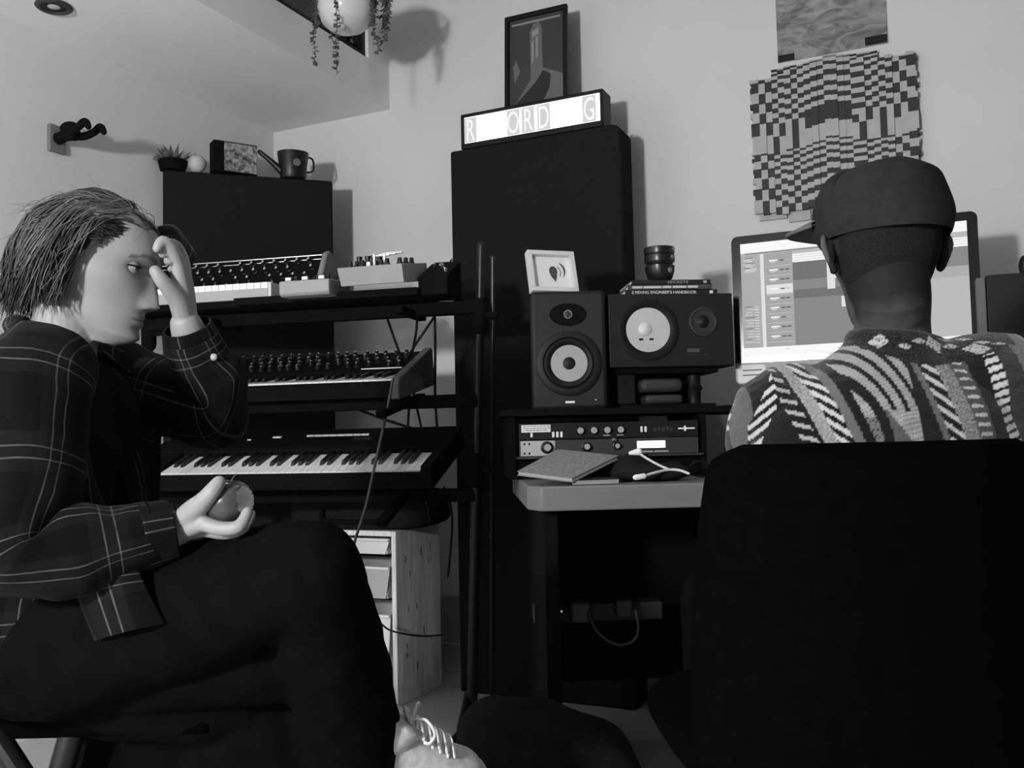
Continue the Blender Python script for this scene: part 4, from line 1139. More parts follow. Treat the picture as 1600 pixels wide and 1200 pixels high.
for k in range(9):
    y = .165 + k * .083
    rect(.118, .242, y + .055, y + .059, 1, 2)
    if k == 3: rect(.118, .242, y - .03, y + .05, 5, 2)
    rect(.135, .175, y, y + .012, 0, 3); rect(.14, .165, y + .018, y + .024, 5, 3)
    rect(.185, .205, y + .004, y + .014, 6, 3); rect(.21, .228, y + .004, y + .014, 6 if k % 3 else 2, 3)
for k in range(26):
    y = .13 + k * .011 if k < 12 else .56 + (k - 12) * .024
    x = rs.uniform(.01, .03)
    rect(x, x + rs.uniform(.025, .06), y, y + .005, 5 if k % 4 else 6, 2)
    if k >= 12: rect(.06, .08, y + .004, y + .010, 5, 2)
b.build('screen', mats_s, e, 0)
# right hand speakers
rp = P(1547, 560, 2.40); rp.z = HZ
e = empty('studio_monitor', Vector((rp.x, rp.y, HZ)), (0, 0, R(-22)), 'dark monitor speaker right of the computer, cut off by the picture edge', 'speaker')
rh = P(1547, 430, 2.40).z - HZ
b = MB(); b.box((0.13, 0.10, rh / 2), (0.26, 0.20, rh)); b.build('cabinet', m_cab2, e, 0, 0.003)
b = MB(); b.lathe([(0.088, 0.0), (0.088, 0.004), (0.078, 0.006), (0.062, 0.001)], 40, T=FRT(0.19, rh - 0.12)); b.build('woofer_surround', m_black, e)
b = MB(); b.lathe([(0.0635, 0.004), (0.016, -0.0005), (0, 0.01)], 40, T=FRT(0.19, rh - 0.12)); b.build('woofer_cone', m_black, e)
b = MB(); b.box((0.065, -0.001, rh - 0.175), (0.05, 0.002, 0.007)); b.build('badge', m_dgrey, e, 0)
q = Vector((rp.x, rp.y, HZ)) - Vector((math.cos(R(-22)), math.sin(R(-22)), 0)) * 0.0125
e = MB().box((0, 0.06, rh * 0.985 / 2), (0.021, 0.12, rh * 0.985)).build('speaker_pad', M('pad_grey', 0.14, 0.8), None, 0, 0.003, loc=q, rot=(0, 0, R(-22)))
tag(e, 'narrow grey block standing between the computer and the right speaker', 'block')
q = P(1601, 402, 2.45); 
e = MB().sphere((0, 0, 0), (0.016, 0.016, 0.03), 20, 12).build('figurine', m_black, None, 180, loc=Vector((q.x, q.y, HZ + rh + 0.03)))
tag(e, 'small dark rounded object on the right speaker at the picture edge', 'ornament')

# ---- on the desk front: notebooks, pouch, cable, glasses
def onD(u, v, z=DZ): return PZ(u, v, z)
# lower notebook
m_page = M('page_edges', 0.32, 0.9)
m_card = M('notebook_card', 0.20, 0.85, 0.1, var=0.25, vscale=120)
A_, B_, C_, D_ = onD(896, 757), onD(970, 748), onD(972, 737), onD(905, 737)
def notebook(c4, z, th, label, mats, lift=0.0):
    ctr = sum(c4, Vector()) / 4
    if z is not None: ctr.z = z
    e = empty('notebook', ctr, (0, 0, 0), label, 'notebook')
    lo = [p - ctr if z is None else Vector((p.x - ctr.x, p.y - ctr.y, 0)) for p in c4]
    up = Vector((0, 0, 1))
    b = MB(); b.hexa(lo + [p + up * 0.0012 for p in lo]); b.hexa([p + up * (th - 0.0012) for p in lo] + [p + up * th for p in lo]); b.build('cover', mats[0], e, 0)
    inn = [p * 0.97 for p in lo]
    b = MB(); b.hexa([p + up * 0.0013 for p in inn] + [p + up * (th - 0.0013) for p in inn]); b.build('pages', mats[1], e, 0)
    return e
PD = lambda u, d: Vector((P(u, 750, d).x, d, DZ))
notebook([PD(893, 2.155), PD(968, 2.185), PD(962, 2.30), PD(893, 2.28)], DZ + 0.0003, 0.012, 'dark covered notebook with pale page edges lying under the grey notebook', [m_dgrey, m_page])
zt2 = DZ + 0.0128
nb = [P(808, 743, 2.215), P(894, 754, 2.145), P(966, 718, 2.27), P(872, 708, 2.36)]
notebook(nb, None, 0.010, 'speckled grey notebook propped askew on the front left of the desk', [m_card, m_page])
pc_ = onD(1005, 748)
e = empty('pouch', PD(1015, 2.29), (0, 0, R(-6)), 'soft black pouch lying on the desk behind the notebooks', 'pouch')
b = MB()
b.grid(lambda u, v: (0.100 * math.copysign(abs(math.cos(2 * math.pi * u)) ** .7, math.cos(2 * math.pi * u)) * math.cos(math.pi * (v - .5)) ** .6, 0.055 * math.copysign(abs(math.sin(2 * math.pi * u)) ** .7, math.sin(2 * math.pi * u)) * math.cos(math.pi * (v - .5)) ** .6, 0.022 + 0.022 * math.sin(math.pi * (v - .5)) + (0.022 * math.exp(-((u - .50) / .13) ** 2) if v > .6 else 0)), 40, 16, closed=True)
b.build('fabric', m_blackcloth, e, 180)
m_wc = M('white_cable', 0.62, 0.5)
zz = DZ + 0.004
off = PD(1035, 2.22)
e = empty('charging_cable', Vector((off.x, off.y, DZ)), (0, 0, 0), 'white charging cable with a plug lying across the desk', 'cable')
lo = lambda p: p - Vector((off.x, off.y, DZ))
b = MB(); b.tube([lo(P(1003, 745, 2.18)), lo(P(1022, 739, 2.20)), lo(P(1045, 734, 2.225)), lo(P(1062, 735, 2.22)), lo(P(1076, 740, 2.20))], 0.0032, 8)
b.tube([lo(P(1046, 734, 2.225)), lo(P(1030, 727, 2.235)), lo(P(1010, 716, 2.25)), lo(P(1000, 709, 2.27))], 0.003, 8); b.build('cord', m_wc, e)
b = MB(); b.tube([lo(P(993, 746, 2.17)), lo(P(1006, 744, 2.175))], 0.0065, 10, k=1); b.build('plug', m_white, e)
b = MB(); b.tube([lo(P(985, 708, 2.28)), lo(P(998, 706, 2.27))], [0.005, 0.009], 10, k=1); b.build('plug', m_white, e)
g0 = PD(1072, 2.36)
e = empty('glasses', Vector((g0.x, g0.y, DZ)), (0, 0, R(8)), 'black framed glasses lying folded on the desk beside the white cable', 'glasses')
b = MB()
for sx in (-1, 1):
    b.tube([(sx * 0.033 + 0.025 * math.cos(a), -0.01 + 0.006 * math.sin(a), 0.024 + 0.019 * math.sin(a)) for a in [R(x) for x in range(0, 361, 30)]], 0.0022, 6, k=2)
b.tube([(-0.009, -0.01, 0.028), (0, -0.013, 0.031), (0.009, -0.01, 0.028)], 0.0022, 6)
b.build('rims', m_black, e)
for sx in (-1, 1):
    b = MB(); b.tube([(sx * 0.060, -0.008, 0.030), (sx * 0.062, 0.06, 0.022), (sx * 0.058, 0.12, 0.006)], 0.002, 6); b.build('temple', m_black, e)

# ---- under the desk
ps = P(905, 955, 2.62)
e = empty('power_strip', ps, (0, 0, R(3)), 'power strip with a glowing switch under the desk', 'power strip')
b = MB(); b.box((0.05, 0.0, 0.0), (0.36, 0.05, 0.05)); b.build('housing', m_dgrey, e, 0, 0.004)
b = MB(); b.box((-0.098, -0.027, 0.000), (0.012, 0.006, 0.016)); b.build('lit_switch', E('lit_switch', 1, 5), e, 0, 0.001)
b = MB(); b.sphere((-0.052, -0.026, 0.006), 0.003, 8, 6); b.build('status_light', E('status_light', 0.3, 1), e)
tag(MB().box((0, 0, 0), (0.05, 0.05, 0.055)).build('plug_adapter', M('plug_grey', 0.12, 0.5), None, 0, 0.006, loc=P(905, 955, 2.56)), 'grey plug adapter in the power strip under the desk', 'plug')
tag(MB().box((0, 0, 0), (0.045, 0.05, 0.05)).build('plug_adapter', m_dgrey, None, 0, 0.008, loc=P(974, 950, 2.56)), 'dark plug adapter at the right of the power strip under the desk', 'plug')
cable([P(917, 942, 2.55), P(922, 965, 2.53), P(934, 988, 2.52), P(955, 1004, 2.52), P(975, 1007, 2.52), P(992, 998, 2.53), P(997, 980, 2.54), P(993, 955, 2.55)], 0.0045, 'grey power cable looping down between the plugs under the desk', M('grey_cord', 0.10, 0.5))

# ---- bag and small things on the floor
bc = PZ(862, 1190, 0.0); bc = Vector((P(862, 1190, 2.1).x, 2.1, 0))
e = empty('backpack', bc, (0, 0, R(10)), 'dark slumped backpack on the floor in front of the desk', 'bag')
b = MB()
def bp(u, v):
    a = 2 * math.pi * u; ph = -math.pi / 2 + math.pi * v
    sg = lambda t, p: math.copysign(abs(t) ** p, t)
    x = 0.215 * sg(math.cos(ph), .7) * sg(math.cos(a), .8); y = 0.16 * sg(math.cos(ph), .7) * sg(math.sin(a), .8); z = 0.155 + 0.155 * sg(math.sin(ph), .8)
    z *= 1.0 - 0.25 * (x + 0.05) / 0.25 if z > 0.1 else 1
    n_ = 0.015 * noise.noise(Vector((x, y, z)) * 9)
    return (x + n_, y + n_, max(0.001, z + n_))
b.grid(bp, 56, 30, closed=True); b.build('body', M('backpack_cloth', 0.008, 0.9, 0.1, var=0.3, vscale=30), e, 180)
b = MB(); b.tube([(-0.02, -0.12, 0.16), (0.06, -0.165, 0.13), (0.13, -0.15, 0.09), (0.17, -0.10, 0.03)], 0.014, 8, flat=0.3); b.build('strap', m_blackmatte, e)
b = MB(); bk = [(0.16 + 0.014 * math.cos(a), -0.175, 0.10 + 0.02 * math.sin(a)) for a in [R(x) for x in range(0, 361, 30)]]; b.tube(bk, 0.0035, 8, k=2); b.build('buckle', M('buckle', 0.5, 0.3, metal=0.8), e)
e = MB().box((0, 0, 0.02), (0.05, 0.035, 0.04)).build('door_stop', m_black, None, 0, 0.003, loc=PZ(736, 1183, 0.0)); tag(e, 'small black block on the floor between the shoe and the backpack', 'block')
# ================================================================== PEOPLE: shared builders
UPV = Vector((0, 0, 1))
def headM(pos, heading, pitch=0.0, roll=0.0, s=1.0):
    """local: x = the person's right, y = forward, z = up, origin at chin height"""
    return Matrix.Translation(pos) @ Matrix.Rotation(R(heading - 90), 4, 'Z') @ Matrix.Rotation(-R(pitch), 4, 'X') @ Matrix.Rotation(R(roll), 4, 'Y') @ Matrix.Scale(s, 4)
HRINGS = [  # z, front, back, half width
    (-.012, .060, .020, .018), (-.004, .076, .012, .026), (.006, .086, -.004, .036), (.022, .088, -.038, .046), (.042, .086, -.058, .055), (.062, .086, -.073, .062),
    (.082, .086, -.085, .067), (.100, .084, -.092, .071), (.114, .083, -.095, .073), (.132, .089, -.099, .0745), (.152, .088, -.100, .075),
    (.172, .078, -.094, .071), (.188, .060, -.080, .061), (.199, .034, -.056, .043), (.205, .008, -.026, .020), (.206, -.004, -.012, .006)]
def hring(z):
    r = HRINGS
    if z <= r[0][0]: return r[0]
    for a, b in zip(r, r[1:]):
        if z <= b[0]:
            t = (z - a[0]) / (b[0] - a[0]); t = t
            return tuple(x + (y - x) * t for x, y in zip(a, b))
    return r[-1]
def G(d, s): return math.exp(-(d / s) ** 2)
def headpt(t, z, nose_k=1.0):
    """t = 0 front, +90 deg = person's right"""
    _, f, bk, w = hring(z)
    yc, a = (f + bk) / 2, (f - bk) / 2
    yc2 = yc - 0.15 * a
    c, s = math.cos(t), math.sin(t)
    n = 2.25
    x = w * math.copysign(abs(s) ** (2 / n), s)
    if c > 0: y = yc2 + (f - yc2) * abs(c) ** (2 / n)
    else: y = yc2 - (yc2 - bk) * abs(c) ** (2 / n)
    if c > 0: x *= 1 - 0.13 * c * c * (1 if z < .13 else .6)
    fr = max(0.0, c)
    if fr > 0:
        ax = abs(x)
        # nose
        if z < .125:
            if z > .063: pr = .003 + .021 * ((.122 - z) / .059) ** 1.15 if z < .122 else .003
            else: pr = .024 * max(0, 1 - ((.063 - z) / .010)) ** 0.7
            sg = .0075 + .0055 * max(0, min(1, (.115 - z) / .045))
            y += pr * nose_k * G(ax, sg) * (1 if z > .050 else 0)
            y += .006 * G(ax - .0135, .006) * G(z - .060, .008)       # wings
        y -= .0125 * G(ax - .031, .016) * G(z - .1135, .0105) * fr       # sockets
        y += .0035 * G(ax - .028, .024) * G(z - .133, .008)
        y += .0055 * G(ax, .021) * G(z - .0415, .0050)                  # upper lip
        y += .0060 * G(ax, .018) * G(z - .0315, .0052)                  # lower lip
        y -= .0055 * G(ax, .024) * G(z - .0363, .0018)
        y -= .004 * G(ax, .020) * G(z - .0225, .0045)
        y += .006 * G(ax, .018) * G(z - .007, .010)                     # chin
        k = .0055 * G(z - .092, .016) * G(ax - .052, .018)
        x += math.copysign(k, x)
        x -= math.copysign(.004 * G(z - .055, .018) * G(ax - .045, .02), x)
    return Vector((x, y, z))
def add_head(b, Mx, nu=88, nv=84, ears=True, nose_k=1.0, ear_x=.0775):
    z0, z1 = -.012, .206
    vs = []; fs = []
    for j in range(nv + 1):
        v = j / nv
        z = z0 + (z1 - z0) * (v if v < .86 else .86 + .14 * (1 - (1 - (v - .86) / .14) ** 2))
        for i in range(nu):
            vs.append(headpt(2 * math.pi * i / nu, z, nose_k))
    for j in range(nv):
        for i in range(nu):
            i2 = (i + 1) % nu
            fs.append((j * nu + i, (j + 1) * nu + i, (j + 1) * nu + i2, j * nu + i2))
    fs.append(tuple(range(nu))); fs.append(tuple(nv * nu + i for i in range(nu - 1, -1, -1)))
    b.add(vs, fs, 0, None, Mx)
    if ears:
        for s in (-1, 1):
            E_ = Mx @ Matrix.Translation((s * ear_x, -.010, .100)) @ Matrix.Rotation(R(s * 22), 4, 'Z') @ Matrix.Rotation(R(-10), 4, 'X')
            b.tube([(0, -.004, -.026), (s * .006, -.012, -.012), (s * .012, -.018, .006), (s * .012, -.014, .024), (s * .008, .002, .030), (s * .002, .010, .018)], [.0055, .0050, .0048, .0048, .0046, .0040], 10, 0, 4, E_)
            b.sphere((s * .002, -.004, .002), (.0062, .013, .024), 16, 10, 0, E_)
            b.sphere((s * .001, .000, -.024), (.0062, .007, .008), 12, 8, 0, E_)
def skin_dye(Mx, base, lip, brow, crop=None):
    inv = Mx.inverted()
    def fn(co, off=Vector((0, 0, 0))):
        p = inv @ (co + off)
        g = base * (1 + .06 * noise.noise(co * 40))
        if crop is not None and p.y < .03 and -.08 < p.z < .21 and abs(p.x) < .09:
            k = max(0, min(1, (p.z + .035 - .01 * noise.noise(co * 60)) / .07)) * max(0, min(1, (.022 - p.y) / .02))
            g = g + (crop - g) * k * k * (3 - 2 * k)
        if -.02 < p.z < .21 and abs(p.x) < .09 and -.12 < p.y < .14:
            ax = abs(p.x)
            if .05 < p.y < .118:
                k = max(G(ax, .019) * G(p.z - .0415, .0038), G(ax, .018) * G(p.z - .0312, .0040)) if p.y > .075 else 0
                if k > .35: g = g + (lip - g) * min(1, (k - .35) * 2.2)
                m = G(p.z - .0363, .0015) * (1 if ax < .023 else 0)
                g *= 1 - .75 * m
                if .012 < ax < .052:
                    zb = .1300 + .004 * (1 - ((ax - .034) / .02) ** 2) - (.004 if ax > .044 else 0)
                    kk = G(p.z - zb, .0034)
                    g = g + (brow - g) * min(1, kk * .85)
                if p.z < .060 and p.z > .048: g *= 1 - .7 * G(ax - .0085, .0035) * G(p.z - .0550, .003)
        return g
    return fn
def add_eyes(parent, Mx, off, m_skin, look=(0, 1, -.05)):
    m_eye = VC('eyeball', 0.15, 0.6)
    for s in (-1, 1):
        c = Vector((s * .0315, .0590, .1130))
        b = MB(); b.sphere((0, 0, 0), .0122, 24, 18)
        me = b.mesh('eye', m_eye, 180)
        lk = Vector(look).normalized()
        dye(me, lambda co: .012 if co.normalized().angle(lk) < .50 else .30)
        me.transform(Matrix.Translation(-off) @ Mx @ Matrix.Translation(c))
        link('eye', me, parent)
        b = MB()
        def shell(u, v, lo, hi):
            az = R(-95) + R(190) * u; el = R(lo) + R(hi - lo) * v
            taper = 1 - .75 * abs(2 * u - 1) ** 3
            el = el if (lo > 0 and v > .01) or (lo < 0 and v < .99) else el * taper
            r = .0136
            return (r * math.sin(az) * math.cos(el), r * math.cos(az) * math.cos(el), r * math.sin(el))
        TT = Matrix.Translation(-off) @ Mx @ Matrix.Translation(c)
        b.grid(lambda u, v: shell(u, v, 9, 88), 20, 8, T=TT); b.grid(lambda u, v: shell(u, v, -80, -20), 20, 8, T=TT)
        lid = b.build('eyelid', m_skin, parent, 180)
        b = MB()
        pts = [tuple(Vector(shell(k / 10, 0.0, 9, 88)) * 1.03) for k in range(11)]
        b.tube(pts, .0013, 6, 0, 2, T=TT); b.build('lashes', m_blackmatte, lid, 180)
def add_hand_chain(b, W, fingers, palm_r=.0145, fr=None):
    """W wrist; fingers: list of joint lists (first = knuckle). Palm is built from wrist-to-knuckle bones plus a web."""
    W = Vector(W)
    ks = [Vector(f[0]) for f in fingers[1:]]
    for i, k in enumerate(ks):
        b.tube([W, W.lerp(k, .55), k], [.0185, palm_r + .001, .0105], 12, 0, 3)
    for a, c in zip(ks, ks[1:]):
        b.tube([a, c], [.0098, .0098], 10, 0, 1)
        b.tube([W.lerp(a, .6), W.lerp(c, .6)], [.0125, .0125], 10, 0, 1)
    th = [Vector(p) for p in fingers[0]]
    b.tube([W.lerp(th[0], .25)] + th, [.017, .0165, .0130, .0115, .0098][:len(th) + 1] if len(th) < 5 else .011, 12, 0, 4)
    for q, f in enumerate(fingers[1:]):
        s = (1.12, 1.15, 1.10, .98)[q]
        n = len(f); rad = [.0098 * s, .0090 * s, .0082 * s, .0070 * s, .0066 * s][:n]
        b.tube(f, rad, 12, 0, 4)
def relaxed_hand(b, W, fwd, side, down, palm_down=True, curl=.5, flip=1):
    """simple resting hand: fwd = towards fingers, side = towards the thumb, down = palm normal"""
    W, f, s, d = Vector(W), Vector(fwd).normalized(), Vector(side).normalized(), Vector(down).normalized()
    fs = [[W + f * .03 + s * .035 + d * .010, W + f * .06 + s * .052 + d * .016, W + f * .085 + s * .055 + d * .02]]
    for i, L_ in enumerate((.040, .044, .041, .032)):
        k = W + f * (.088 - .004 * i) + s * (.030 - .020 * i)
        p1 = k + f * L_ * (1 - .1 * curl) + d * L_ * .35 * curl
        p2 = p1 + f * L_ * .6 * (1 - .4 * curl) + d * L_ * .55 * curl
        p3 = p2 + f * L_ * .35 * (1 - .6 * curl) + d * L_ * .45 * curl
        fs.append([k, p1, p2, p3])
    add_hand_chain(b, W, fs)

# ================================================================== CHAIRS
m_chairc = M('chair_cloth', 0.0016, 0.95, 0.01, var=0.2, vscale=60, bump=0.1, bscale=400)
cc_ = P(1400, 1000, 1.17)
CHX, CHY = P(1400, 1000, 1.20).x, 1.20
e = empty('office_chair', Vector((CHX, CHY, 0)), (0, 0, R(2)), 'big black upholstered office chair seen from behind in the right foreground', 'chair')
ctopz = P(1400, 690, 1.17).z
b = MB()
def chb(u, v):
    a = 2 * math.pi * u
    z = 0.47 + (ctopz - 0.47) * v
    hw = 0.250 - 0.032 * v ** 2
    if v > .92: hw *= math.sqrt(max(0.0, 1 - ((v - .92) / .08) ** 2 * .30))
    th = 0.05 * (1 if v < .93 else math.sqrt(max(.0, 1 - ((v - .93) / .07) ** 2)) * .9 + .1)
    sg = lambda t, p: math.copysign(abs(t) ** p, t)
    x = hw * sg(math.cos(a), .55); y = th * sg(math.sin(a), .7)
    y += 0.09 * (x / .25) ** 2 + 0.02 * math.sin(v * 3)
    return (x, y - 0.03, z)
b.grid(chb, 64, 40, closed=True)
n0 = 40 * 64
b.f.append([n0 + i for i in range(64)]); b.m.append(0)
b.f.append([63 - i for i in range(64)]); b.m.append(0)
b.build('backrest', m_chairc, e, 60)
b = MB()
b.grid(lambda u, v: (0.26 * math.copysign(abs(math.cos(2 * math.pi * u)) ** .5, math.cos(2 * math.pi * u)) * math.cos(math.pi * (v - .5)) ** .35, 0.26 + 0.25 * math.copysign(abs(math.sin(2 * math.pi * u)) ** .5, math.sin(2 * math.pi * u)) * math.cos(math.pi * (v - .5)) ** .35, 0.45 + 0.045 * math.sin(math.pi * (v - .5))), 48, 14, closed=True)
b.build('seat', m_chairc, e, 180)
b = MB(); b.cyl((0, .25, .09), (0, .25, .42), .028); b.cyl((0, .25, .09), (0, .25, .20), .04); b.build('gas_column', m_metalblack, e)
for k in range(5):
    a = R(72 * k + 18)
    d = Vector((math.cos(a), math.sin(a), 0))
    b = MB(); b.tube([Vector((0, .25, .10)), Vector((0, .25, .085)) + d * .28], [.028, .018], 10, k=1); lg = b.build('base_leg', m_black, e)
    b = MB(); b.lathe([(0, -.02), (.026, -.02), (.028, -.012), (.028, .012), (.026, .02), (0, .02)], 18, T=Matrix.Translation(Vector((0, .25, .028)) + d * .28) @ Matrix.Rotation(a + R(90), 4, 'Z') @ Matrix.Rotation(R(90), 4, 'Y')); b.build('caster', m_black, lg)
b = MB(); b.box((0, .06, .42), (.10, .30, .03)); b.build('tilt_plate', m_black, e, 0, .004)

# folding chair of the left sitter: crossing legs
SX = P(60, 1117, 1.42)
CYW = 1.60
e = empty('folding_chair', Vector((SX.x, CYW, 0)), (0, 0, 0), 'black folding chair with crossing legs under the person in plaid', 'chair')
SEATZ = 0.497
b = MB(); b.box((0.03, 0, SEATZ - 0.018), (0.46, 0.38, 0.036)); b.build('seat', m_chairc, e, 20, 0.012)
b = MB(); b.box((-0.27, 0, SEATZ + 0.27), (0.025, 0.36, 0.20)); b.build('backrest', m_chairc, e, 20, 0.01)
for sy in (-0.185, 0.185):
    b = MB(); b.tube([(-0.265, sy, SEATZ + 0.38), (-0.215, sy, SEATZ + 0.10), (-0.06, sy, SEATZ - 0.03), (0.235, sy, 0.018)], 0.018, 12, k=1); b.build('leg', m_metalblack, e)
    b = MB(); b.tube([(0.045, sy * .9, SEATZ - 0.03), (-0.085, sy * .9, 0.018)], 0.019, 12, k=1); b.build('leg', m_metalblack, e)
for (x, z) in ((0.205, 0.07), (-0.075, 0.06)):
    b = MB(); b.tube([(x, -0.18, z), (x, 0.18, z)], 0.010, 10, k=1); b.build('cross_rail', m_metalblack, e)
# ================================================================== PERSON AT THE LEFT, in an open plaid shirt, eating an apple
D0 = 1.45
def Q(u, v, d=D0): return P(u, v, d)
HW = headM(Q(124, 514), 6, 16, 0)
m_skinw = VC('skin', 0.5, 0.35)
b = MB()
add_head(b, HW, ear_x=.066)
hl = lambda x, y, z: HW @ Vector((x, y, z))
# neck and upper body
b.tube([hl(0, -.030, .065), hl(0, -.024, .02), Q(100, 545), Q(86, 590), Q(86, 640)], [.054, .050, .048, .056, .075], 28, 0, 5)
F = Vector((math.cos(R(-14)), math.sin(R(-14)), 0)); RT = Vector((F.y, -F.x, 0))
TOR = [(Q(78, 1050), .165, .115), (Q(72, 980), .160, .110), (Q(84, 850), .135, .095), (Q(92, 740), .140, .100), (Q(94, 660), .150, .098), (Q(90, 600), .150, .075), (Q(88, 572), .090, .055)]
b.loft([(c, RT * u, F * v) for c, u, v in TOR], 36, 4, cap=True)
# joints
shR, elR, wrR = Q(50, 600, 1.275), Q(30, 880, 1.20), Q(274, 826, 1.285)
shL, elL, wrL = Q(150, 585, 1.60), Q(338, 636, 1.56), Q(291, 508, 1.48)
b.tube([shR, shR.lerp(elR, .5), elR], [.052, .046, .040], 18, 0, 4)
b.tube([elR, elR.lerp(wrR, .35), wrR], [.042, .043, .0255], 18, 0, 5)
b.tube([shL, shL.lerp(elL, .5), elL], [.052, .046, .040], 18, 0, 4)
b.tube([elL, elL.lerp(wrL, .35), wrL], [.042, .042, .0255], 18, 0, 5)
# hand at the forehead
add_hand_chain(b, wrL, [
    [Q(279, 470, 1.455), Q(263, 450, 1.435), Q(252, 437, 1.425), Q(243, 424, 1.42)],
    [Q(277, 408, 1.445), Q(266, 386, 1.43), Q(254, 377, 1.42), Q(246, 388, 1.415)],
    [Q(284, 414, 1.465), Q(277, 388, 1.455), Q(263, 382, 1.44), Q(255, 396, 1.43)],
    [Q(289, 424, 1.485), Q(283, 398, 1.48), Q(270, 392, 1.465), Q(263, 408, 1.455)],
    [Q(291, 436, 1.505), Q(286, 414, 1.50), Q(275, 407, 1.485), Q(268, 420, 1.475)]])
# hand round the apple
AP = Q(356, 786, 1.285)
add_hand_chain(b, wrR, [
    [Q(300, 800, 1.265), Q(318, 783, 1.252), Q(331, 768, 1.248), Q(342, 754, 1.252)],
    [Q(318, 818, 1.262), Q(347, 826, 1.255), Q(374, 822, 1.252), Q(387, 800, 1.262)],
    [Q(320, 826, 1.285), Q(350, 832, 1.283), Q(378, 826, 1.285), Q(391, 804, 1.288)],
    [Q(318, 828, 1.308), Q(348, 830, 1.315), Q(374, 820, 1.318), Q(386, 800, 1.312)],
    [Q(314, 820, 1.326), Q(338, 818, 1.338), Q(358, 806, 1.338), Q(368, 788, 1.328)]])
# legs: near (right) leg crossed over the far one
hpR, knR, anR = Q(70, 1015, 1.37), Q(486, 893, 1.29), Q(556, 1172, 1.54)
hpL, knL, anL = Q(90, 1030, 1.54), Q(430, 985, 1.55), P(352, 1300, 1.54); anL.z = 0.09
b.tube([hpR, hpR.lerp(knR, .5), knR], [.085, .070, .054], 20, 0, 4)
b.tube([knR, knR.lerp(anR, .35), anR], [.054, .052, .034], 18, 0, 4)
b.tube([hpL, hpL.lerp(knL, .5), knL], [.085, .070, .054], 20, 0, 4)
b.tube([knL, knL.lerp(anL, .35), anL], [.054, .052, .034], 18, 0, 4)
toeR = Q(700, 1225, 1.60)
b.tube([anR, anR.lerp(toeR, .35) - UPV * .012, toeR], [.034, .034, .022], 14, 0, 4)
toeL = anL + Vector((.17, -.05, -.055))
b.tube([anL - UPV * .03, anL.lerp(toeL, .5) - UPV * .01, toeL], [.034, .032, .022], 14, 0, 4)
WOFF = Vector((Q(80, 1000).x, 1.45, 0.0))
me = fuse(b, 'person', m_skinw, 0.0026, 3, 0.4)
fn = skin_dye(HW, 0.27, 0.16, 0.05)
dye(me, fn); shift(me, WOFF)
woman = link('person', me, None, loc=WOFF)
tag(woman, 'person in an open plaid shirt and dark trousers, head on hand, holding a bitten apple', 'person')
add_eyes(woman, HW, WOFF, M('eyelid_skin', 0.22, 0.5), look=(0.06, 1, -.12))

# ---- hair
m_hair = VC('hair', 0.5, 0.35)
C0 = Vector((0, -.008, .106))
def hsurf(d, lift):
    d = d.normalized()
    ax = Vector((.0800, .1015 if d.y < 0 else .092, .103 if d.z > 0 else .130))
    k = 1 / math.sqrt((d.x / ax.x) ** 2 + (d.y / ax.y) ** 2 + (d.z / ax.z) ** 2)
    return C0 + d * (k + lift)
def hair_edge(z):
    pts = [(-.05, -.030), (.03, -.012), (.085, -.010), (.106, -.004), (.141, .030), (.172, .060), (.190, .076), (.3, .10)]
    for (a, ya), (c, yc) in zip(pts, pts[1:]):
        if z <= c: return ya + (yc - ya) * (z - a) / (c - a)
    return .1
b = MB(); cols_ = []
rh_ = random.Random(21)
TW = Matrix.Translation(-WOFF) @ HW
# base volume under the locks
nu, nv = 64, 40
vs = []; 
for j in range(nv + 1):
    el = R(88) - R(88 + 50) * j / nv
    for i in range(nu):
        az = 2 * math.pi * i / nu
        d = Vector((math.sin(az) * math.cos(el), math.cos(az) * math.cos(el), math.sin(el)))
        p = hsurf(d, .006 + .005 * noise.noise(d * 5))
        vs.append(p)
fs = []
for j in range(nv):
    for i in range(nu):
        q = [j * nu + i, j * nu + (i + 1) % nu, (j + 1) * nu + (i + 1) % nu, (j + 1) * nu + i]
        c = sum((vs[k] for k in q), Vector()) / 4
        if c.y < hair_edge(c.z) and c.z > .010: fs.append(q)
b.add(vs, fs, 0, None, TW); cols_ += [.018] * len(vs)
def lock(p0, p1, lift0, lift1, rad, wave, flick=0.0, tone=None, mid=None, n=7):
    pts = []; d0, d1 = p0 - C0, p1 - C0
    ph = rh_.uniform(0, 6.28)
    for i in range(n):
        t = i / (n - 1)
        if mid is not None:
            dm = mid - C0
            d = d0.lerp(dm, t * 2) if t < .5 else dm.lerp(d1, t * 2 - 1)
        else: d = d0.lerp(d1, t)
        d = d.normalized()
        side = d.cross(d1 - d0).normalized()
        d = d + side * wave * math.sin(ph + t * 6.5) * (0.3 + t)
        lift = lift0 + (lift1 - lift0) * t + wave * .06 * math.sin(ph * 2 + t * 8) + flick * max(0, t - .75) * 4
        q_ = hsurf(d, lift); q_ = q_ + noise.noise_vector(q_ * 24) * (.004 + .011 * t) + noise.noise_vector(q_ * 55) * .003 * t
        pts.append(q_)
    n0 = len(b.v)
    b.tube([tuple(p) for p in pts], [rad * .55, rad, rad * 1.1, rad * 1.1, rad, rad * .8, rad * .25][:n], 6, 0, 3, TW, flat=.6)
    mp_ = pts[2]; tn = tone if tone is not None else max(.008, .045 + .075 * noise.noise(Vector((mp_[0] * 40, mp_[1] * 18, mp_[2] * 40)))) * rh_.uniform(.6, 1.5)
    cols_.extend([tn] * (len(b.v) - n0))
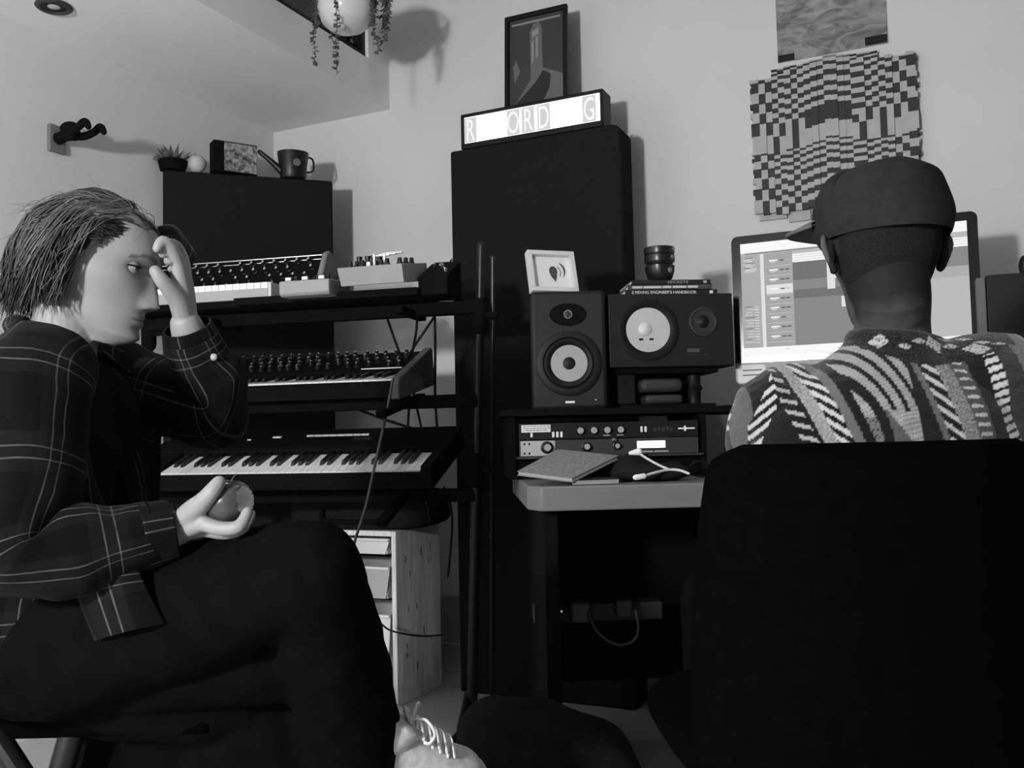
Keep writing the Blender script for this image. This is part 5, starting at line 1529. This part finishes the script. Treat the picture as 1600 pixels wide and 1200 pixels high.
for s in (-1, 1):
    for i in range(800):
        # swept back from the hairline, over the ear, to the nape
        u = rh_.random()
        z0 = .125 + .072 * u ** .7
        y0 = hair_edge(z0) - rh_.uniform(0.0, .05)
        x0 = s * max(.004, .076 * math.sqrt(max(0.02, 1 - ((z0 - .106) / .103) ** 2 - (y0 / .12) ** 2))) * rh_.uniform(.75, 1.0)
        p0 = Vector((x0, y0, z0))
        back = rh_.random()
        p1 = Vector((s * (.080 - .075 * back) , -.012 - .095 * back ** .7, rh_.uniform(.008, .060)))
        mid = Vector((s * (.080 - .03 * back), (p0.y + p1.y) / 2 - .02, .108 + .065 * u + .01))
        lock(p0, p1, .006 + rh_.uniform(0, .004), rh_.uniform(.006, .022), rh_.uniform(.0009, .0022), rh_.uniform(.01, .05), rh_.choice((0, 0, .006, .014)), None, mid)
    for i in range(200):   # crown to nape
        p0 = Vector((s * rh_.uniform(0, .04), rh_.uniform(-.06, .03), .2)); p1 = Vector((s * rh_.uniform(0, .07), rh_.uniform(-.115, -.06), rh_.uniform(.0, .05)))
        lock(p0, p1, .008, rh_.uniform(.010, .028), rh_.uniform(.0010, .0024), rh_.uniform(.01, .05), rh_.choice((0, .008, .02)), None, Vector((s * .04, -.105, .125)))
    for i in range(14):   # front locks lifted off the forehead
        p0 = Vector((s * rh_.uniform(0, .045), .070, .180 + rh_.uniform(0, .012))); p1 = Vector((s * .060, -.02, .17 - rh_.uniform(0, .03)))
        lock(p0, p1, .010, .010, .005, .05, 0, rh_.choice((.05, .09, .14)))
for i in range(70):       # loose flyaway strands
    s = rh_.choice((-1, 1)); a_ = rh_.uniform(.2, 2.9)
    p0 = C0 + Vector((s * .05 * math.sin(a_), .07 * math.cos(a_), .085)); p1 = p0 + Vector((s * rh_.uniform(0, .03), -rh_.uniform(.03, .09), rh_.uniform(-.10, -.01)))
    lock(p0, p1, .012, rh_.uniform(.018, .036), .0006, .05, rh_.choice((0, .01, .02)), rh_.choice((.06, .12, .2)))
for i in range(9):        # tuft falling over the hand on the far side
    p0 = Vector((-.02 - .004 * i, .062, .190 - .002 * i)); n0 = len(b.v)
    b.tube([p0, p0 + Vector((-.010, .022, .010)), p0 + Vector((-.022, .040 + .002 * i, -.004)), p0 + Vector((-.030, .040, -.026 - .002 * i)), p0 + Vector((-.034, .030, -.040))], [.002, .0032, .003, .0025, .0008], 7, 0, 4, TW)
    cols_.extend([rh_.choice((.03, .07, .12))] * (len(b.v) - n0))
me = b.mesh('hair', m_hair, 180)
ca = me.color_attributes.new('Col', 'FLOAT_COLOR', 'POINT'); buf = []
for g in cols_[:len(me.vertices)]: buf += [g, g, g, 1]
if len(buf) == 4 * len(me.vertices): ca.data.foreach_set('color', buf)
link('hair', me, woman)

# ---- clothes
def plaid(name, base=.0022, mid=.006, line=.10, pu=.105, pv=.120):
    m = bpy.data.materials.new(name); m.use_nodes = True
    nt = m.node_tree; bs = nt.nodes['Principled BSDF']; bs.inputs['Roughness'].default_value = .9; bs.inputs['Specular IOR Level'].default_value = .1
    bs.inputs['Sheen Weight'].default_value = 0.02
    uv = nt.nodes.new('ShaderNodeUVMap'); sx = nt.nodes.new('ShaderNodeSeparateXYZ'); nt.links.new(uv.outputs[0], sx.inputs[0])
    def mth(op, a, b_=None):
        n = nt.nodes.new('ShaderNodeMath'); n.operation = op
        for k, x in enumerate((a, b_)):
            if x is None: continue
            if isinstance(x, (int, float)): n.inputs[k].default_value = x
            else: nt.links.new(x, n.inputs[k])
        return n.outputs[0]
    def stripe(src, per, pos, w):
        f = mth('FRACT', mth('ADD', mth('DIVIDE', src, per), 10.5 - pos))
        return mth('LESS_THAN', mth('ABSOLUTE', mth('SUBTRACT', f, .5)), w / 2)
    u, v = sx.outputs[0], sx.outputs[1]
    bands = mth('ADD', stripe(u, pu, .5, .42), stripe(v, pv, .5, .42))
    ln = mth('ADD', mth('ADD', stripe(u, pu, .44, .020), stripe(u, pu, .57, .020)), mth('ADD', stripe(v, pv, .44, .018), stripe(v, pv, .57, .018)))
    base_n = mth('ADD', mth('MULTIPLY', bands, (mid - base) / 1.4), base)
    tc = nt.nodes.new('ShaderNodeTexCoord'); no = nt.nodes.new('ShaderNodeTexNoise'); no.inputs['Scale'].default_value = 45; nt.links.new(tc.outputs['Object'], no.inputs[0])
    wear = mth('MULTIPLY', mth('MULTIPLY', ln, line * .8), mth('ADD', no.outputs['Fac'], .15))
    tot = mth('ADD', base_n, wear)
    cb = nt.nodes.new('ShaderNodeCombineXYZ')
    for k in range(3): nt.links.new(tot, cb.inputs[k])
    nt.links.new(cb.outputs[0], bs.inputs['Base Color'])
    return m
m_plaid = plaid('plaid_cloth')
m_tee = M('black_tee', 0.009, 0.95, 0.05, var=.15, vscale=40)
m_trou = M('dark_trousers', 0.003, 0.95, 0.03, var=.2, vscale=30)
def wl(mb, name, mats, parent, smooth=180): return mb.build(name, mats, parent, smooth, off=WOFF)
# black T-shirt
b = MB()
TT_ = [(c, RT * (u + .010), F * (v + .010)) for c, u, v in TOR[1:]]
TT_[-1] = (Q(90, 566), RT * .075, F * .062)
b.loft(TT_, 48, 5, wr=.004, wsc=18)
wl(b, 't_shirt', m_tee, woman)
# plaid shirt body, open at the front
b = MB()
SS = [(Q(70, 1010), RT * .205, F * .155), (Q(74, 930), RT * .195, F * .145), (Q(84, 850), RT * .178, F * .132), (Q(90, 740), RT * .178, F * .130), (Q(92, 660), RT * .186, F * .126), (Q(90, 605), RT * .182, F * .102), (Q(88, 572), RT * .125, F * .078), (Q(90, 548), RT * .075, F * .064)]
b.loft(SS, 72, 6, a0=R(124), a1=R(424), wr=.010, wsc=9, seed=2)
shirt = wl(b, 'plaid_shirt', m_plaid, woman)
sol = shirt.modifiers.new('solid', 'SOLIDIFY'); sol.thickness = .003
# sleeves
def sleeve(pts, rad, name, seed, uo=0):
    b = MB(); secs = []
    for i, (p, r_) in enumerate(zip(pts, rad)):
        t = (pts[min(i + 1, len(pts) - 1)] - pts[max(i - 1, 0)]).normalized()
        u_ = (Vector((0, -1, 0)) - t * t.dot(Vector((0, -1, 0)))).normalized(); v_ = t.cross(u_)
        secs.append((p, u_ * r_, v_ * r_))
    b.loft(secs, 44, 8, wr=.0075, wsc=16, seed=seed, uoff=uo)
    o = wl(b, name, m_plaid, shirt); s_ = o.modifiers.new('solid', 'SOLIDIFY'); s_.thickness = .003
    return o
sleeve([shR + Vector((.0, .05, .03)), shR, shR.lerp(elR, .5), elR + Vector((-.01, 0, .01)), elR.lerp(wrR, .25), elR.lerp(wrR, .6), elR.lerp(wrR, .84)], [.068, .078, .072, .066, .062, .052, .043], 'sleeve', 5, .03)
sleeve([shL + Vector((-.05, .0, .02)), shL, shL.lerp(elL, .5) - UPV * .006, elL + Vector((.012, 0, -.004)), elL.lerp(wrL, .3) + Vector((.01, 0, 0)), elL.lerp(wrL, .6), elL.lerp(wrL, .86)], [.066, .074, .068, .062, .058, .048, .042], 'sleeve', 9, .0)
def cuff(a, c, r0, r1, name='cuff'):
    b = MB(); t = (c - a).normalized(); u_ = (Vector((0, -1, 0)) - t * t.dot(Vector((0, -1, 0)))).normalized(); v_ = t.cross(u_)
    b.loft([(a, u_ * r0, v_ * r0), (a.lerp(c, .5), u_ * (r0 + r1) / 2, v_ * (r0 + r1) / 2), (c, u_ * r1, v_ * r1)], 40, 4, wr=.002, wsc=25)
    o = wl(b, name, m_plaid, shirt); s_ = o.modifiers.new('solid', 'SOLIDIFY'); s_.thickness = .004; return o
cuff(elR.lerp(wrR, .78), elR.lerp(wrR, .985), .046, .041)
cuff(elL.lerp(wrL, .78), elL.lerp(wrL, .985), .045, .039)
b = MB(); bt = elL.lerp(wrL, .55) + Vector((.03, -.035, 0)); b.sphere(Q(334, 558, 1.475), (.006, .004, .006), 12, 8); wl(b, 'button', m_grey, shirt)
# collar: two flaps standing round the neck
def collar(pts_in, pts_out, name='collar'):
    b = MB(); n = len(pts_in)
    A = catmull([tuple(p) for p in pts_in], 5); B = catmull([tuple(p) for p in pts_out], 5)
    vs = [Vector(p) for p in A] + [(Vector(p) + Vector(q)) / 2 + UPV * .006 for p, q in zip(A, B)] + [Vector(p) for p in B]; m_ = len(A)
    fs = []; uvs = []
    for r_ in range(2):
        for i in range(m_ - 1):
            fs.append((r_ * m_ + i, r_ * m_ + i + 1, (r_ + 1) * m_ + i + 1, (r_ + 1) * m_ + i))
            uvs.append([(i * .012, r_ * .03), (i * .012 + .012, r_ * .03), (i * .012 + .012, r_ * .03 + .03), (i * .012, r_ * .03 + .03)])
    b.add(vs, fs, 0, uvs)
    o = wl(b, name, m_plaid, shirt); s_ = o.modifiers.new('solid', 'SOLIDIFY'); s_.thickness = .004; return o
collar([Q(45, 500, 1.48), Q(48, 505, 1.42), Q(68, 525, 1.385), Q(96, 560, 1.375), Q(116, 582, 1.385)], [Q(10, 500, 1.50), Q(6, 515, 1.40), Q(25, 545, 1.34), Q(62, 590, 1.325), Q(92, 610, 1.345)])
collar([Q(60, 500, 1.54), Q(100, 515, 1.545), Q(128, 535, 1.51), Q(120, 560, 1.45), Q(117, 582, 1.40)], [Q(70, 525, 1.60), Q(130, 515, 1.60), Q(172, 535, 1.56), Q(185, 580, 1.50), Q(150, 600, 1.42)])
# far front panel of the shirt
b = MB()
fp_ = [[Q(132, 535, 1.52), Q(185, 545, 1.54), Q(245, 600, 1.56)], [Q(128, 590, 1.47), Q(182, 600, 1.50), Q(240, 650, 1.53)], [Q(150, 660, 1.43), Q(196, 670, 1.47), Q(242, 690, 1.51)], [Q(196, 760, 1.42), Q(222, 760, 1.45), Q(246, 750, 1.49)], [Q(205, 900, 1.42), Q(228, 900, 1.44), Q(248, 890, 1.47)]]
cols5 = [catmull([tuple(r_[k]) for r_ in fp_], 6) for k in range(3)]
vs = []; nr = len(cols5[0])
for i in range(nr):
    row = catmull([cols5[0][i], cols5[1][i], cols5[2][i]], 6); vs += [Vector(p) for p in row]
nc = len(vs) // nr; fs = []; uvs = []
for i in range(nr - 1):
    for j in range(nc - 1):
        fs.append((i * nc + j, i * nc + j + 1, (i + 1) * nc + j + 1, (i + 1) * nc + j)); uvs.append([(j * .009, i * .015), (j * .009 + .009, i * .015), (j * .009 + .009, i * .015 + .015), (j * .009, i * .015 + .015)])
b.add(vs, fs, 0, uvs); o = wl(b, 'front_panel', m_plaid, shirt); o.modifiers.new('solid', 'SOLIDIFY').thickness = .003
# near front panel hanging over the hip
b = MB()
rows_ = [[Q(95, 600, 1.33), Q(118, 610, 1.34), Q(128, 640, 1.37)], [Q(108, 720, 1.28), Q(138, 730, 1.29), Q(146, 760, 1.33)], [Q(110, 830, 1.25), Q(160, 838, 1.245), Q(200, 840, 1.27)], [Q(120, 920, 1.24), Q(180, 905, 1.225), Q(220, 900, 1.24)], [Q(150, 1000, 1.24), Q(205, 985, 1.22), Q(258, 975, 1.235)]]
cols5 = [catmull([tuple(r_[k]) for r_ in rows_], 6) for k in range(3)]
vs = []; nr = len(cols5[0])
for i in range(nr):
    row = catmull([cols5[0][i], cols5[1][i], cols5[2][i]], 6); vs += [Vector(p) for p in row]
nc = len(vs) // nr; fs = []; uvs = []
for i in range(nr - 1):
    for j in range(nc - 1):
        fs.append((i * nc + j, i * nc + j + 1, (i + 1) * nc + j + 1, (i + 1) * nc + j)); uvs.append([(.02 + j * .008, i * .0165), (.028 + j * .008, i * .0165), (.028 + j * .008, i * .0165 + .0165), (.02 + j * .008, i * .0165 + .0165)])
b.add(vs, fs, 0, uvs); o = wl(b, 'front_panel', m_plaid, shirt); o.modifiers.new('solid', 'SOLIDIFY').thickness = .003
# trousers (wide legs), one continuous garment
b = MB()
b.loft([(Q(78, 1075), RT * .175, F * .125), (Q(74, 1000), RT * .185, F * .135), (Q(80, 930), RT * .165, F * .120)], 36, 4, cap=True)
b.tube([hpR, hpR.lerp(knR, .35), hpR.lerp(knR, .7), knR + Vector((.0, 0, 0))], [.105, .098, .085, .072], 24, 0, 5)
b.tube([knR, knR.lerp(anR, .3), knR.lerp(anR, .65), anR + (anR - knR) * .02], [.072, .078, .082, .086], 24, 0, 5)
b.tube([hpL, hpL.lerp(knL, .5), knL], [.110, .100, .085], 24, 0, 5)
b.tube([knL, knL.lerp(anL, .4), anL + UPV * .03], [.088, .118, .128], 24, 0, 5)
b.tube([Q(120, 1060, 1.48), Q(230, 1060, 1.48), Q(350, 1070, 1.50)], [.085, .095, .095], 20, 0, 4)
for u_, dd in ((172, 1.55), (262, 1.53)):  # added filler tubes that keep the area under the chair dark
    q0 = Q(u_, 1085, dd); q1 = Vector((q0.x, q0.y, .14)); b.tube([q0, q0.lerp(q1, .5), q1], [.062, .066, .07], 18, 0, 3)
b.tube([Q(200, 1010, 1.42), Q(330, 1000, 1.42), Q(420, 1010, 1.42)], [.10, .10, .09], 20, 0, 4)
me = fuse(b, 'trousers', m_trou, 0.006, 6)
wrinkle(me, lambda co: noise.noise(co * 11) * .006 + noise.noise(co * 26 + Vector((3, 1, 2))) * .0025)
shift(me, WOFF); link('trousers', me, woman)
# shoes
m_canvas = M('shoe_canvas', 0.50, .85, .1, var=.2, vscale=60)
def shoe(heel, toe, up, label=None):
    x = (toe - heel).normalized(); z = (Vector(up) - x * x.dot(Vector(up))).normalized(); y = z.cross(x)
    Mx = Matrix((x, y, z)).transposed().to_4x4(); Mx.translation = heel - WOFF
    L_ = (toe - heel).length; k = L_ / .25
    b = MB(); secs = []
    for (px, w_, h_) in ((.0, .020, .030), (.02, .030, .043), (.08, .032, .044), (.13, .036, .036), (.18, .041, .029), (.225, .038, .023), (.247, .020, .014)):
        secs.append((Vector((px * k, 0, h_ + .012)), Vector((0, w_, 0)), Vector((0, 0, h_))))
    b.loft([(Mx @ c, Mx.to_3x3() @ u, Mx.to_3x3() @ v) for c, u, v in secs], 32, 5, cap=True)
    b.tube([(.02 * k, 0, .06), (.045 * k, 0, .095), (.055 * k, 0, .120)], [.030, .036, .038], 20, 0, 3, Mx, round_caps=False)
    s_ = b.build('shoe', m_canvas, woman, 180)
    b = MB(); secs = [(Mx @ Vector((px * k, 0, .010)), Mx.to_3x3() @ Vector((0, w_, 0)), Mx.to_3x3() @ Vector((0, 0, .012))) for px, w_ in ((-.004, .020), (.015, .033), (.08, .034), (.14, .040), (.19, .045), (.235, .040), (.256, .018))]
    b.loft(secs, 28, 5, cap=True); b.build('sole', m_white, s_, 60)
    b = MB(); b.sphere((.222 * k, 0, .026), (.034, .040, .024), 24, 12, 0, Mx); b.build('toe_cap', M('toe_rubber', .62, .5), s_, 180)
    b = MB(); b.tube([(.06 * k, 0, .128), (.085 * k, 0, .100), (.12 * k, 0, .082), (.15 * k, 0, .070)], [.014, .018, .018, .016], 12, 0, 4, Mx, flat=.35, up=(0, 0, 1)); b.build('tongue', m_canvas, s_, 180)
    b = MB()
    for i in range(5):
        px = (.078 + .018 * i) * k; zz = .114 - .0075 * i
        b.tube([(px, -.027, zz - .012), (px + .004, 0, zz + .006), (px + .010, .027, zz - .012)], .0026, 7, 0, 4, Mx)
        b.tube([(px, .027, zz - .012), (px + .006, 0, zz + .008), (px + .012, -.027, zz - .012)], .0026, 7, 0, 4, Mx)
    for s2 in (-1, 1):
        b.tube([(.076 * k, 0, .116), (.085 * k, s2 * .02, .132), (.10 * k, s2 * .038, .120), (.098 * k, s2 * .030, .096), (.08 * k, s2 * .004, .110)], .0026, 7, 0, 5, Mx)
    b.build('laces', M('laces', .62, .8), s_, 180)
    return s_
hR = Q(545, 1222, 1.50); tR = Q(744, 1226, 1.62)
shoe(hR, tR, UPV + Vector((.15, -.35, 0)))
hL = anL + Vector((-.055, .01, -.085)); shoe(hL, hL + Vector((.24, -.06, 0)), UPV)

# ---- the apple in the near hand
b = MB()
m_app, m_flesh = M('apple_skin', 0.045, 0.25, 0.5, var=.5, vscale=25), M('apple_flesh', 0.8, 0.6, var=.1, vscale=60)
bite_c = Vector((.037, -.012, .010)); bite_r = .0225
nu, nv = 72, 48; vs = []
r_ap = .0345
inb = []
for j in range(nv + 1):
    ph = math.pi * j / nv
    for i in range(nu):
        a = 2 * math.pi * i / nu
        rr = r_ap * (1 + .05 * math.cos(ph)) * (1 - .22 * G(ph, .38) - .16 * G(ph - math.pi, .30) + .012 * math.cos(5 * a) * (1 if ph > 1.8 else .3))
        p = Vector((rr * math.sin(ph) * math.cos(a), rr * math.sin(ph) * math.sin(a), rr * math.cos(ph)))
        d = p - bite_c; jag = bite_r * (1 + .14 * noise.noise(d.normalized() * 4))
        flag = d.length < jag
        if flag:
            dirv = -bite_c.normalized(); t_ = 0.0
            while (p + dirv * t_ - bite_c).length < jag and t_ < .06: t_ += .0006
            p = p + dirv * t_ + noise.noise_vector(p * 160) * .0016
        inb.append(flag); vs.append(p)
fs = []; ms = []
for j in range(nv):
    for i in range(nu):
        q = (j * nu + i, (j + 1) * nu + i, (j + 1) * nu + (i + 1) % nu, j * nu + (i + 1) % nu)
        fs.append(q); ms.append(1 if sum(inb[k] for k in q) >= 2 else 0)
e = empty('apple', AP, (0, R(8), 0), 'bitten apple with pale flesh held in the hand of the person in plaid', 'apple')
for mi, nm, mm in ((0, 'skin', m_app), (1, 'bitten_flesh', m_flesh)):
    b = MB(); b.add(vs, [f for f, m_ in zip(fs, ms) if m_ == mi]); b.build(nm, mm, e, 180)
b = MB(); b.tube([(0, 0, .024), (.002, 0, .034), (.006, .002, .040)], .0012, 6); b.build('stem', m_dgrey, e)
# ================================================================== PERSON AT THE COMPUTER, seen from behind, flat cap and patterned sweater
D1 = 1.41
def K(u, v, d=D1): return P(u, v, d)
HM = headM(K(1386, 500, 1.40), 89, 4, 0, 1.0)
m_skinm = VC('skin_man', 0.7, 0.1)
b = MB(); add_head(b, HM)
hm = lambda x, y, z: HM @ Vector((x, y, z))
b.tube([hm(0, -.024, .075), hm(0, -.026, .03), K(1394, 505, 1.425), K(1392, 545), K(1390, 600)], [.054, .054, .055, .062, .09], 28, 0, 5)
RM, FM = Vector((1, -.03, 0)).normalized(), Vector((.03, 1, 0)).normalized()
def TS(dz, du=0): return [(K(1388, v), h, t) for v, h, t in dz]
b.loft([(c, RM * h, FM * t) for c, h, t in TS(((1100, .16, .11), (950, .155, .105), (800, .165, .105), (700, .18, .105), (640, .175, .09), (600, .13, .07), (570, .08, .06)))], 36, 4, cap=True)
s1_, e1_, w1_ = K(1218, 660, 1.43), K(1185, 860, 1.62), K(1225, 800, 1.86)
s2_, e2_, w2_ = K(1578, 625, 1.38), K(1650, 830, 1.52), K(1560, 790, 1.80)
for s_, e_, w_ in ((s1_, e1_, w1_), (s2_, e2_, w2_)):
    b.tube([s_, s_.lerp(e_, .5), e_], [.052, .046, .040], 16, 0, 4); b.tube([e_, e_.lerp(w_, .35), w_], [.041, .041, .027], 16, 0, 4)
relaxed_hand(b, w1_, (0.15, 1, -.25), (1, -.1, 0), (0, -.2, -1)); relaxed_hand(b, w2_, (-.15, 1, -.25), (-1, -.1, 0), (0, -.2, -1))
for sx in (-1, 1):
    hp = Vector((K(1388, 1150).x + sx * .09, D1 + .03, .545)); kn = hp + Vector((sx * .06, .42, .02)); an = Vector((kn.x, kn.y + .02, .09)); to = an + Vector((sx * .02, .17, -.05))
    b.tube([hp, hp.lerp(kn, .5), kn], [.085, .072, .056], 18, 0, 4); b.tube([kn, kn.lerp(an, .35), an], [.056, .054, .036], 16, 0, 4); b.tube([an, to], [.034, .026], 12, 0, 2)
MOFF = Vector((K(1388, 1000).x, D1, 0))
me = fuse(b, 'person', m_skinm, .0030, 3, .4)
dye(me, skin_dye(HM, .075, .05, .02, .016)); shift(me, MOFF)
man = link('person', me, None, loc=MOFF)
tag(man, 'person seen from behind in a flat cap and patterned knit sweater, seated at the computer', 'person')
add_eyes(man, HM, MOFF, M('eyelid_skin_man', 0.09, 0.5))
def ml(mb, name, mats, parent, smooth=180): return mb.build(name, mats, parent, smooth, off=MOFF)
TMX = Matrix.Translation(-MOFF) @ HM
# short hair on the back of the head
b = MB(); vs = []; fs = []; nu, nv = 56, 24
for j in range(nv + 1):
    z = .055 + .10 * j / nv
    for i in range(nu + 1):
        t = R(95) + R(170) * i / nu
        p = headpt(t, z); c = Vector((0, -.01, p.z)); p = p + (p - c).normalized() * .0022
        vs.append(p)
for j in range(nv):
    for i in range(nu):
        fs.append((j * (nu + 1) + i, (j + 1) * (nu + 1) + i, (j + 1) * (nu + 1) + i + 1, j * (nu + 1) + i + 1))
b.add(vs, fs, 0, None, TMX); b.build('hair', M('cropped_hair', .014, .95, .05, var=.4, vscale=400), man, 180)
# flat cap, worn turned to the left
CMX = TMX @ Matrix.Rotation(R(10), 4, 'Z')
BMX = TMX @ Matrix.Rotation(R(28), 4, 'Z')
CAPR = [(.124, .088, .108, -.008), (.134, .093, .112, -.006), (.150, .097, .115, -.004), (.172, .097, .114, -.001), (.194, .091, .108, .0), (.213, .080, .096, -.004), (.226, .060, .074, -.008), (.233, .034, .046, -.010), (.2345, .004, .006, -.010)]
CAPR = catmull(CAPR, 5)
def cap(u, v):
    f = v * (len(CAPR) - 1); i = min(int(f), len(CAPR) - 2); t = f - i
    z, rx, ry, yo = [a + (c - a) * t for a, c in zip(CAPR[i], CAPR[i + 1])]
    a = 2 * math.pi * u
    x, y = rx * math.sin(a), ry * math.cos(a) + yo
    fr = max(0, y) / .12
    hgt = (z - .128) / .106
    z2 = z - .012 * fr ** 2 * hgt - .008 * max(0, -y) / .11 * (1 - hgt)
    # front seam fold running across the crown
    yy = y - .012 - .30 * x
    z2 += (.009 * G(yy - .020, .016) - .013 * G(yy, .009)) * min(1, hgt * 1.6)
    p = Vector((x, y, z2))
    n = noise.noise(p * 22) * .0035 * min(1, hgt * 3) + noise.noise(Vector((p.x * 14, p.y * 40, p.z * 30))) * .002
    return p + Vector((p.x, p.y, p.z - .15)).normalized() * n
b = MB(); b.grid(cap, 96, 64, closed=True, T=CMX)
m_cap = M('cap_wool', .020, .9, .12, var=.2, vscale=90, bump=.15, bscale=500)
capo = b.build('flat_cap', m_cap, man, 180)
def brim(u, v, dz):
    a = R(-62) + R(124) * u
    r0 = .088; r1 = .104 + .048 * math.cos((u - .5) * math.pi * .95) ** .6
    r = r0 + (r1 - r0) * v
    x, y = r * .86 * math.sin(a), r * 1.06 * math.cos(a) + (.0)
    return (x, y, .176 - .010 * v - .06 * (x / .1) ** 2 * .30 + dz)
b = MB(); b.grid(lambda u, v: brim(u, v, .003), 32, 10, T=BMX); b.grid(lambda u, v: brim(u, 1 - v, -.003), 32, 10, T=BMX)
b.tube([brim(k / 16, 1, 0) for k in range(17)], .0034, 8, 0, 2, BMX)
b.build('brim', M('cap_brim_lit', .11, .85, .12), capo, 180)  # paler than the crown: light from above put into the colour
# sweater
b = MB()
b.loft([(c, RM * h, FM * t) for c, h, t in ((K(1388, 1060), .21, .145), (K(1388, 900), .205, .14), (K(1388, 760), .212, .138), (K(1390, 690), .218, .132), (K(1392, 640), .205, .118), (K(1394, 600), .178, .100), (K(1396, 570), .122, .084), (K(1396, 548), .084, .074), (K(1396, 530), .069, .068))], 48, 5, cap=True)
b.tube([s1_ + Vector((.07, 0, .020)), s1_ + Vector((.0, 0, .012)), s1_.lerp(e1_, .5), e1_, e1_.lerp(w1_, .4), e1_.lerp(w1_, .92)], [.060, .072, .067, .058, .052, .042], 24, 0, 5)
b.tube([s2_ + Vector((-.09, 0, .035)), s2_ + Vector((-.01, 0, .018)), s2_.lerp(e2_, .5), e2_, e2_.lerp(w2_, .4), e2_.lerp(w2_, .92)], [.060, .076, .070, .060, .052, .042], 24, 0, 5)
# standing collar
b.tube([K(1396 , 560), K(1396, 536), K(1397, 522)], [.078, .071, .063], 32, 0, 3, round_caps=False)
m_knit = VC('sweater_knit', .95, .1, bump=.5, bscale=420, sheen=.2)
me = fuse(b, 'sweater', m_knit, .0026, 8)
Ux = D1 / FPX
def knit(co):
    # pattern laid out over the back: px right of the picture's centre line in millimetre-sized stitches
    q = co - Vector((0, 0, CAM_H))
    sx_ = q.x / D1 * FPX + 800; sy_ = 680 - .0225 * (sx_ - 800) - q.z / D1 * FPX   # how far along and up the garment, flat-pattern units
    if co.y > D1 + .03: sx_ = sx_ + 37; 
    s, t = sx_, sy_
    fine = .78 + .22 * math.sin(t * 2.1 + 2 * noise.noise(Vector((s * .05, t * .05, 0)))) 
    spk = noise.noise(Vector((s * .35, t * .35, 1)))
    D, L_, Mi = .008, .38 * fine, .09
    # yoke round the neck
    yoke = 552 + 26 * math.sin((s - 1330) / 190 * math.pi) if 1330 < s < 1520 else 545
    if t < yoke and 1318 < s < 1545:
        for (cx_, cy_, w_, h_, kx) in ((1353, 540, 13, 12, .3), (1385, 548, 10, 5, -.5), (1408, 540, 12, 5, -.4), (1430, 545, 13, 15, -.3), (1455, 535, 14, 4, .6), (1455, 548, 14, 4, .6), (1487, 552, 20, 10, .0), (1480, 534, 10, 3, .5), (1500, 540, 12, 3, .5), (1520, 544, 12, 3, -.5)):
            if abs(s - cx_ + kx * (t - cy_)) / w_ + abs(t - cy_) / h_ < 1: return .42 if spk < .25 else .1
        return D + (.02 if spk > .2 else 0)
    lean = s - .30 * (t - 600)
    if s < 1200:
        ph = (t + .9 * s) % 16
        return (.45 if ph < 8 else D) if s > 1162 and abs(s - 1180 - .45 * (655 - t)) < 13 else (D if s > 1168 else Mi)
    if lean < 1222:
        ph = (t - .25 * s) % 17
        return .34 if ph < 6 and 1196 < lean < 1216 else D
    if lean < 1240: return .26 + .2 * spk
    if lean < 1262: return .48 if ((t - .75 * s) % 17) < 8.5 else D
    if lean < 1276: return .12
    if lean < 1288 + 2: return D
    if s < 1380 and t < 720:
        r1 = math.hypot((s - 1268) / 1.0, (t - 690) / 1.45)
        if 58 < r1 < 72 and s > 1272: return D
        if r1 <= 58 : return L_ if t < 655 else (.14 if spk > -.3 else D)
        band = (r1 - 72)
        if band < 70 and t < 640 + (s - 1300) * .1: return D if (band % 17) > 10.5 else L_
        if t > 640 and s < 1335 + (t - 640) * .6: return .05 + .05 * fine
        return L_
    ln2 = s - .22 * (t - 600)
    if ln2 < 1392: return D
    if ln2 < 1402: return .12 + .06 * spk
    if ln2 < 1424: return .48 if ((t - .8 * s) % 19) < 8 else D
    if ln2 < 1446: return .20 + .22 * spk
    if ln2 < 1472: return (.46 if (t % 13) < 4.5 and 1449 < ln2 < 1467 else .07)
    if ln2 < 1496: return D
    if ln2 < 1516: return .55 if ((t + .35 * s) % 13) < 8 else D
    if ln2 < 1545: return D + .03 * fine
    if ln2 < 1575: return .14 + .05 * spk
    if t < 605: return L_
    return D if ((t + .6 * s) % 30) < 18 and (s % 26) < 18 else .2
dye(me, knit)
wrinkle(me, lambda p: noise.noise(p * 13) * .006 + noise.noise(Vector((p.x * 30, p.y * 30, p.z * 90))) * .0012)
shift(me, MOFF); sw = link('sweater', me, man)
b = MB(); 
for sx in (-1, 1):
    hp = Vector((K(1388, 1150).x + sx * .09, D1 + .03, .555)); kn = hp + Vector((sx * .06, .42, .01)); an = Vector((kn.x, kn.y + .02, .12))
    b.tube([hp, hp.lerp(kn, .5), kn], [.105, .090, .075], 20, 0, 4); b.tube([kn, an], [.075, .066], 18, 0, 2)
me = fuse(b, 'trousers', m_trou, .007, 4); shift(me, MOFF); link('trousers', me, man)
for sx in (-1, 1):
    an = Vector((K(1388, 1150).x + sx * .15, D1 + .47, .0)); b = MB()
    b.loft([(an + Vector((0, y, h)), Vector((w_, 0, 0)), Vector((0, 0, h))) for y, w_, h in ((-.06, .02, .03), (-.03, .036, .045), (.06, .038, .042), (.14, .042, .03), (.19, .022, .015))], 24, 4, cap=True); ml(b, 'shoe', m_black, man)
